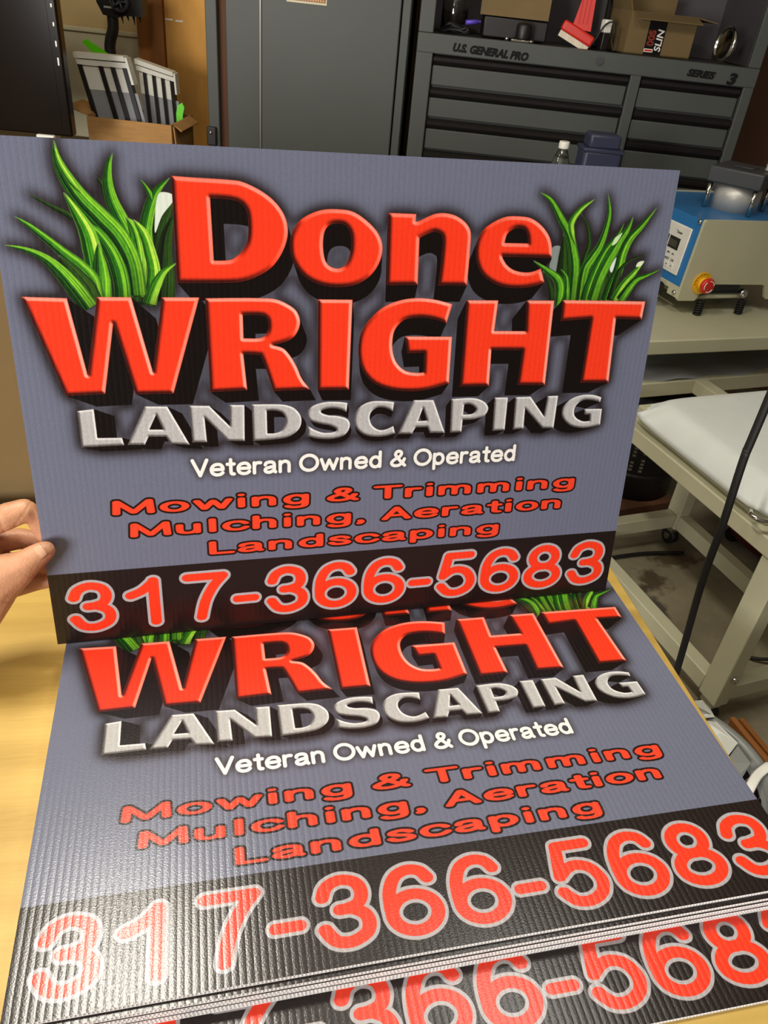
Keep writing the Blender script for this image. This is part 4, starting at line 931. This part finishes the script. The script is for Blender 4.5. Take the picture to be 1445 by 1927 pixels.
pk = MB(); pk.tube(sp3([(-.02, .115, .588), (-.035, .095, .592), (-.02, .075, .588), (.02, .07, .585)]), .006, 10); pk.build('handle', M['chrome'], pt_)

PO = (1.373, 1.13, 0); PR = R(5.2)
pr_ = thing('heat_press', 'cream and blue pneumatic heat press with a digital control panel and red stop button', 'heat press', PO, PR)
MB().rbox(-.03, 0, .660, .95, .62, .7035, .004).build('base', M['cream'], pr_)
sp_ = [(.215, .983), (.219, .989), (.62, .987), (.62, .752), (.536, .752), (.530, .758), (.516, .790), (.508, .798), (.290, .802), (.283, .797), (.272, .757), (.264, .751), (.206, .752), (.202, .757)]
MB().prism(sp_, .010, Matrix.Translation((0, .18, 0))).build('side_plate', M['cream'], pr_)
MB().prism(sp_, .010, Matrix.Translation((0, .56, 0))).build('side_plate', M['cream'], pr_)
h = MB(); h.mat(M['blue']); h.prism([(.206, .790), (.217, .986), (.62, .984), (.62, .80), (.25, .803)], .37, Matrix.Translation((0, .19, 0))); h.build('head_cover', None, pr_)
h = MB(); h.mat(M['cream']); h.prism([(.204, .757), (.206, .790), (.25, .803), (.262, .757)], .05, Matrix.Translation((0, .19, 0))); h.prism([(.204, .775), (.206, .790), (.25, .803), (.255, .775)], .32, Matrix.Translation((0, .24, 0))); h.build('lower_cover', None, pr_)
# front panel, facing left (-x): local frame u away from viewer, v up
Fp = lambda u, v: frame((.2045 + (v - .757) * .056, .19 + u, v), (0, -1, 0), (.056, 0, 1))
cp = thing('x', 'x', 'x'); bpy.data.objects.remove(cp)
m = MB(); T = Matrix(((.056, 0, -1, .2045), (0, 1, 0, .19), (1, 0, .056, .757), (0, 0, 0, 1)))   # (a up, b away, c out of the panel)
Tp = T
m.rbox(.058, .030, .0, .196, .235, .006, .003, 2, Tp); cpan = m.build('control_panel', M['white_plastic'], pr_)
for b0 in (.062, .118):
    m = MB(); m.box(.124, b0, .006, .158, b0 + .050, .0072, Tp); dsp = m.build('display', M['lcd'], cpan)
    m = MB(); text_mesh(m, '8888', .027, Tp @ Matrix(((0, 1, 0, .1305), (-1, 0, 0, b0 + .048), (0, 0, 1, .0073), (0, 0, 0, 1))), .0002, 0, wid=.72)
    m.build('digits', M['seg'], dsp)
for tx, a_, b0, sz in (('Timer', .170, .078, .012), ('Temp', .170, .140, .012), ('SEC', .108, .066, .007), ('MIN', .108, .090, .007), ('HEAT', .110, .116, .007), ('OK', .0895, .062, .010), ('SET', .0895, .086, .010), ('MODE', .0895, .112, .009)):
    m = MB(); text_mesh(m, tx, sz, Tp @ Matrix(((0, 1, 0, a_), (-1, 0, 0, b0 + .014), (0, 0, 1, .0066), (0, 0, 0, 1))), .0002, fat=.01); m.build('panel_lettering', M['ink'], cpan)
for b0 in (.056, .080, .104, .128):
    m = MB(); m.rbox(.068, b0, .005, .085, b0 + .018, .0075, .001, 1, Tp); bt_ = m.build('button', M['white_plastic'], cpan)
    m = MB(); m.box(.075, b0 + .007, .0076, .079, b0 + .011, .0079, Tp); m.build('button_mark', M['ink'], bt_)
for a_, b0 in ((.222, .012), (.012, .016)):
    m = MB(); m.lathe([(.0075, 0), (.0072, .004), (.0045, .007), (.0001, .0078)], 14, Tp @ Matrix.Translation((a_, b0, 0))); m.build('screw', M['chrome'], pr_)
# stop button on the side plate
es = MB(); T = frame((.272, .18, .806), (1, 0, 0), (0, 0, 1)); es.lathe([(.033, 0), (.033, .003)], 32, T); ring = es.build('stop_button', M['yellow'], pr_)
m = MB()
for i, chx in enumerate('EMERGENCY'):
    a_ = R(186 - i * 15.0); rr_ = .0265; Tq = T @ Matrix.Translation((rr_ * math.cos(a_), rr_ * math.sin(a_), .0031)) @ Matrix.Rotation(a_ - math.pi / 2, 4, 'Z') @ Matrix.Translation((-.0025, -.002, 0))
    text_mesh(m, chx, .0075, Tq, .0002)
m.build('ring_lettering', M['ink'], ring)
m = MB(); m.lathe([(.020, .003), (.020, .018)], 28, T); m.build('collar', M['yellow'], ring)
m = MB(); m.lathe([(.015, .018), (.021, .020), (.0235, .024), (.0235, .030), (.021, .034), (.012, .036), (.0001, .0365)], 32, T); m.build('mushroom_head', M['red'], ring)
m = MB()
for k in range(3):
    P = [T @ Vector((.0165 * math.cos(R(k * 120 + a_)), .0165 * math.sin(R(k * 120 + a_)), .0362)) for a_ in range(10, 91, 10)]
    m.tube(P, .0014, 6)
m.build('arrow_marks', M['white'], ring)
# pressing plate, springs
MB().rbox(.24, .20, .748, .475, .58, .760, .004).build('press_plate', M['cream'], pr_)
MB().rbox(.30, .22, .760, .46, .56, .80, .004).build('heater_block', M['dkgrey'], pr_)
for x, y in ((.296, .185), (.452, .185), (.296, .52), (.452, .52)):
    P = [(x + .0105 * math.cos(i * .62), y + .0105 * math.sin(i * .62), .704 + .044 * i / 60) for i in range(61)]
    m = MB(); m.tube(P, .0030, 7); m.cyl((x, y, .7035), (x, y, .75), .0058, 12); m.build('spring', M['rubber'], pr_)
for x in (.44,): 
    m = MB(); m.cyl((x, .172, .772), (x, .19, .772), .012, 16); m.sphere((x - .006, .17, .768), .006); m.build('fitting', M['chrome'], pr_)
m = MB(); m.cyl((.17, .24, .772), (.17, .60, .772), .020, 18); m.build('roller_handle', M['black'], pr_)
# air cylinder on top
CYc = (.432, .335)
m = MB(); m.lathe([(.069, .985), (.069, 1.062)], 40, Matrix.Translation((*CYc, 0))); m.build('air_cylinder', M['brushed'], pr_)
T = Matrix.Translation((*CYc, 0)) @ Matrix.Rotation(R(33), 4, 'Z')
m = MB(); m.rbox(-.082, -.082, 1.060, .082, .082, 1.106, .005, 2, T); m.rbox(-.03, -.03, 1.106, .03, .03, 1.110, .002, 1, T); m.build('cylinder_cap', M['dkgrey'], pr_)
for sx in (-1, 1):
    for sy in (-1, 1):
        m = MB(); p = T @ Vector((sx * .068, sy * .068, 0)); m.cyl((p.x, p.y, .985), (p.x, p.y, 1.062), .0075, 14); m.build('tie_rod', M['chrome'], pr_)
m = MB(); m.cyl((.47, .28, 1.110), (.47, .28, 1.140), .013, 14, .005); m.build('air_fitting', M['white_plastic'], pr_)
m = MB(); m.tube(sp3([(.53, .36, 1.106), (.535, .35, 1.15), (.55, .34, 1.17), (.60, .33, 1.175)]), .006, 10); m.sphere((.535, .35, 1.145), .010); m.cyl((.535, .35, 1.16), (.548, .33, 1.172), .006); m.build('valve', M['chrome'], pr_)

# ---------------------------------------------------------------- cart with a bottle and a caddy behind the upright sign
ca = thing('utility_cart', 'low dark cart mostly hidden behind the upright sign, before the tool chest', 'cart', (1.10, 1.52, 0), R(-4))
MB().rbox(-.22, -.11, .90, .205, .13, .93, .006).build('cart_top', M['dkgrey'], ca)
for x in (-.19, .15):
    for y in (-.08, .10): MB().cyl((x, y, 0), (x, y, .90), .012).build('leg', M['black'], ca)
bt = thing('water_bottle', 'clear water bottle with a white cap on the cart, peeking over the upright sign', 'bottle', (1.185, 1.54, .93))
m = MB(); m.lathe([(.0001, .002), (.030, .0), (.033, .006), (.033, .11), (.031, .125), (.024, .160), (.0145, .184), (.0125, .188), (.0125, .192), (.0115, .192), (.0115, .187), (.0225, .160), (.0295, .125), (.0318, .11), (.0318, .008), (.0001, .004)], 28, None, False); m.build('bottle_body', M['clear'], bt)
m = MB(); m.lathe([(.0150, .190), (.0152, .193), (.0152, .206), (.0140, .209)], 24); m.build('cap', M['white_plastic'], bt)
m = MB()
nv = thing('storage_tub', 'navy plastic tub with a lid on the cart beside the water bottle', 'tub', (1.275, 1.49, .93), R(-10))
MB().rbox(-.056, -.042, 0, .056, .042, .205, .012, 3).build('tub_body', M['navy'], nv)
m = MB(); m.rbox(-.045, -.036, .205, .045, .036, .244, .008, 2); m.rbox(-.058, -.044, .197, .058, .044, .208, .003, 1); m.build('lid', M['navy'], nv)

# ---------------------------------------------------------------- things on the floor at the right
crd = MB(); crd.tube(sp3([(.938, .152, 2.75), (.939, .150, 1.8), (.9385, .15, 1.02), (.938, .15, .93), (.950, .15, .80), (.957, .15, .68), (.983, .15, .47), (1.01, .15, .22), (1.06, .17, .03), (1.20, .25, .008), (1.30, .30, .008)]), .0075, 10, .7)
tag(crd.build('hanging_cable', M['rubber']), 'thick black power cord hanging down to the floor between the table and the press stand', 'cord')
drm = MB(); drm.mat(M['black']); drm.lathe([(.135, .0), (.15, .01), (.15, .38), (.14, .40), (.0001, .405)], 36)
for z in (.09, .30): drm.lathe([(.150, z), (.155, z + .008), (.150, z + .016)], 36, None, False)
o = drm.build('black_drum', None, None, (1.72, 1.47, 0)); tag(o, 'black plastic drum on the floor behind the stand leg', 'drum')
lb = MB(); lb.mat(M['seg'])
for j in range(5):
    a0 = R(196 + j * 13)
    for i in range(12):
        if (i * 7 + j * 3) % 5 == 0: continue
        zz = .12 + i * .014; T = Matrix.Rotation(a0, 4, 'Z') @ Matrix.Translation((.1504, 0, zz)); lb.box(0, -.006, 0, .0004, .006, .009, T)
o = lb.build('drum_lettering', None, bpy.data.objects['black_drum']); o['label'] = 'faint grey rows of lettering'
m = MB(); m.box(-.16, -.14, 0, .16, .14, .03); tag(m.build('brown_pad', M['dkwood'], None, (1.60, 1.40, 0), R(8)), 'flat brown board on the floor in front of the black drum', 'board')
for o_ in (bpy.data.objects['black_drum'],): o_.location = (1.66, 1.44, .03)
rv = thing('shop_vacuum', 'dark red canister vacuum on the floor behind the stand, mostly in shadow', 'vacuum', (2.02, 1.02, 0), R(20))
m = MB(); m.lathe([(.17, .05), (.19, .08), (.185, .26), (.15, .33), (.05, .37), (.0001, .375)], 36); m.build('canister', M['dkred'], rv)
m = MB(); m.lathe([(.195, .255), (.20, .265), (.195, .28)], 36, None, False); m.rbox(-.06, -.03, .365, .06, .03, .40, .01); m.build('lid_band', M['black'], rv)
for k in range(4):
    a_ = R(45 + 90 * k); MB().sphere((.15 * math.cos(a_), .15 * math.sin(a_), .027), .027, 12).build('wheel', M['rubber'], rv)
cb2 = MB(); cb2.tube(sp3([(1.66, 1.02, .012), (1.50, 1.03, .010), (1.30, 1.0, .008), (1.1, .92, .008)]), .006, 8); tag(cb2.build('floor_cable', M['rubber']), 'thin black cable on the floor beside the castor of the stand', 'cable')
cb3 = MB(); cb3.tube(sp3([(1.70, .70, .008), (1.60, .62, .008), (1.60, .55, .01), (1.68, .52, .03), (1.76, .56, .01), (1.84, .66, .008)]), .005, 8); tag(cb3.build('floor_cable', M['rubber']), 'short black cable loop on the floor beside the near stand leg', 'cable')
# waste bin under the table edge
wb = thing('waste_bin', 'round grey waste bin with a pale liner, beside the table edge', 'bin', (.880, -.036, 0))
m = MB(); m.lathe([(.125, 0), (.130, .004), (.160, .41), (.155, .41), (.126, .012), (.0001, .010)], 48, None, False); m.build('bin_body', M['bin'], wb)
m = MB(); m.lathe([(.156, .408), (.160, .424), (.170, .430), (.177, .424), (.177, .404), (.160, .400)], 64, None, False); m.build('rim', M['bin'], wb)
m = MB(); g = []
for k in range(72):
    a_ = 2 * math.pi * k / 72; w = .005 * math.sin(k * 1.7) + .003 * math.sin(k * .7)
    g.append([m.bm.verts.new((r_ * math.cos(a_), r_ * math.sin(a_), z)) for r_, z in ((.10 + w, .05), (.140 + w, .22), (.148 + w * .6, .34), (.154, .40), (.158, .412))])
for k in range(72):
    for j in range(4): f = m._f([g[k][j], g[(k + 1) % 72][j], g[(k + 1) % 72][j + 1], g[k][j + 1]]); f.smooth = True
m.build('liner', M['black'], wb)
def scrap(name, label, P, z0, z1, th, mt, cat):
    m = MB(); n = len(P); lo = [m.bm.verts.new((x, y, z0 + (z1 - z0) * q)) for x, y, q in P]; hi = [m.bm.verts.new((x, y, z0 + (z1 - z0) * q + th)) for x, y, q in P]
    m._f(lo[::-1]); m._f(hi)
    for i in range(n): m._f([lo[i], lo[(i + 1) % n], hi[(i + 1) % n], hi[i]])
    o = m.build(name, mt, None, (.880, -.036, 0)); return tag(o, label, cat)
scrap('paper_sheet', 'pale paper sheet in the waste bin, nearest the stand leg', [(.117, .090, 1), (.136, .084, 1), (.149, .036, 1), (.116, .015, .9), (.02, .02, 0), (.03, .09, .1)], .33, .4285, .0008, M['bag'], 'paper')
scrap('paper_sheet', 'greyer paper sheet in the waste bin, lower than the pale one', [(.116, .014, .9), (.149, .034, 1), (.150, -.004, 1), (.114, -.030, .8), (.02, -.05, 0), (.02, .0, .1)], .30, .4240, .0008, M['bin'], 'paper')
m = MB(); P4 = [(.105, .150, .41), (.150, .146, .415), (.140, .113, .431), (.136, .092, .433), (.118, .098, .425)]
lo = [m.bm.verts.new(p) for p in P4]; hi = [m.bm.verts.new((x, y, z + .001)) for x, y, z in P4]; m._f(lo[::-1]); m._f(hi)
for i in range(5): m._f([lo[i], lo[(i + 1) % 5], hi[(i + 1) % 5], hi[i]])
o = m.build('liner_flap', M['bag'], wb); o['label'] = 'pale flap of the liner over the rim'
m = MB(); m.tube(sp3([(.182, -.012, .424), (.174, -.018, .434), (.147, -.028, .428), (.123, -.045, .42), (.10, -.065, .40)]), .0085, 8, .2)
m.build('bin_tie', M['white_plastic'], wb)
m = MB(); m.box(0, 0, 0, .012, .26, .10, Matrix.Rotation(R(-12), 4, 'Y')); m.box(.03, .01, 0, .042, .27, .07, Matrix.Rotation(R(-4), 4, 'Y'))
tag(m.build('cardboard_scrap', M['stud'], None, (1.376, .036, .003), R(5)), 'torn brown cardboard scrap standing on the floor beside the waste bin', 'cardboard')
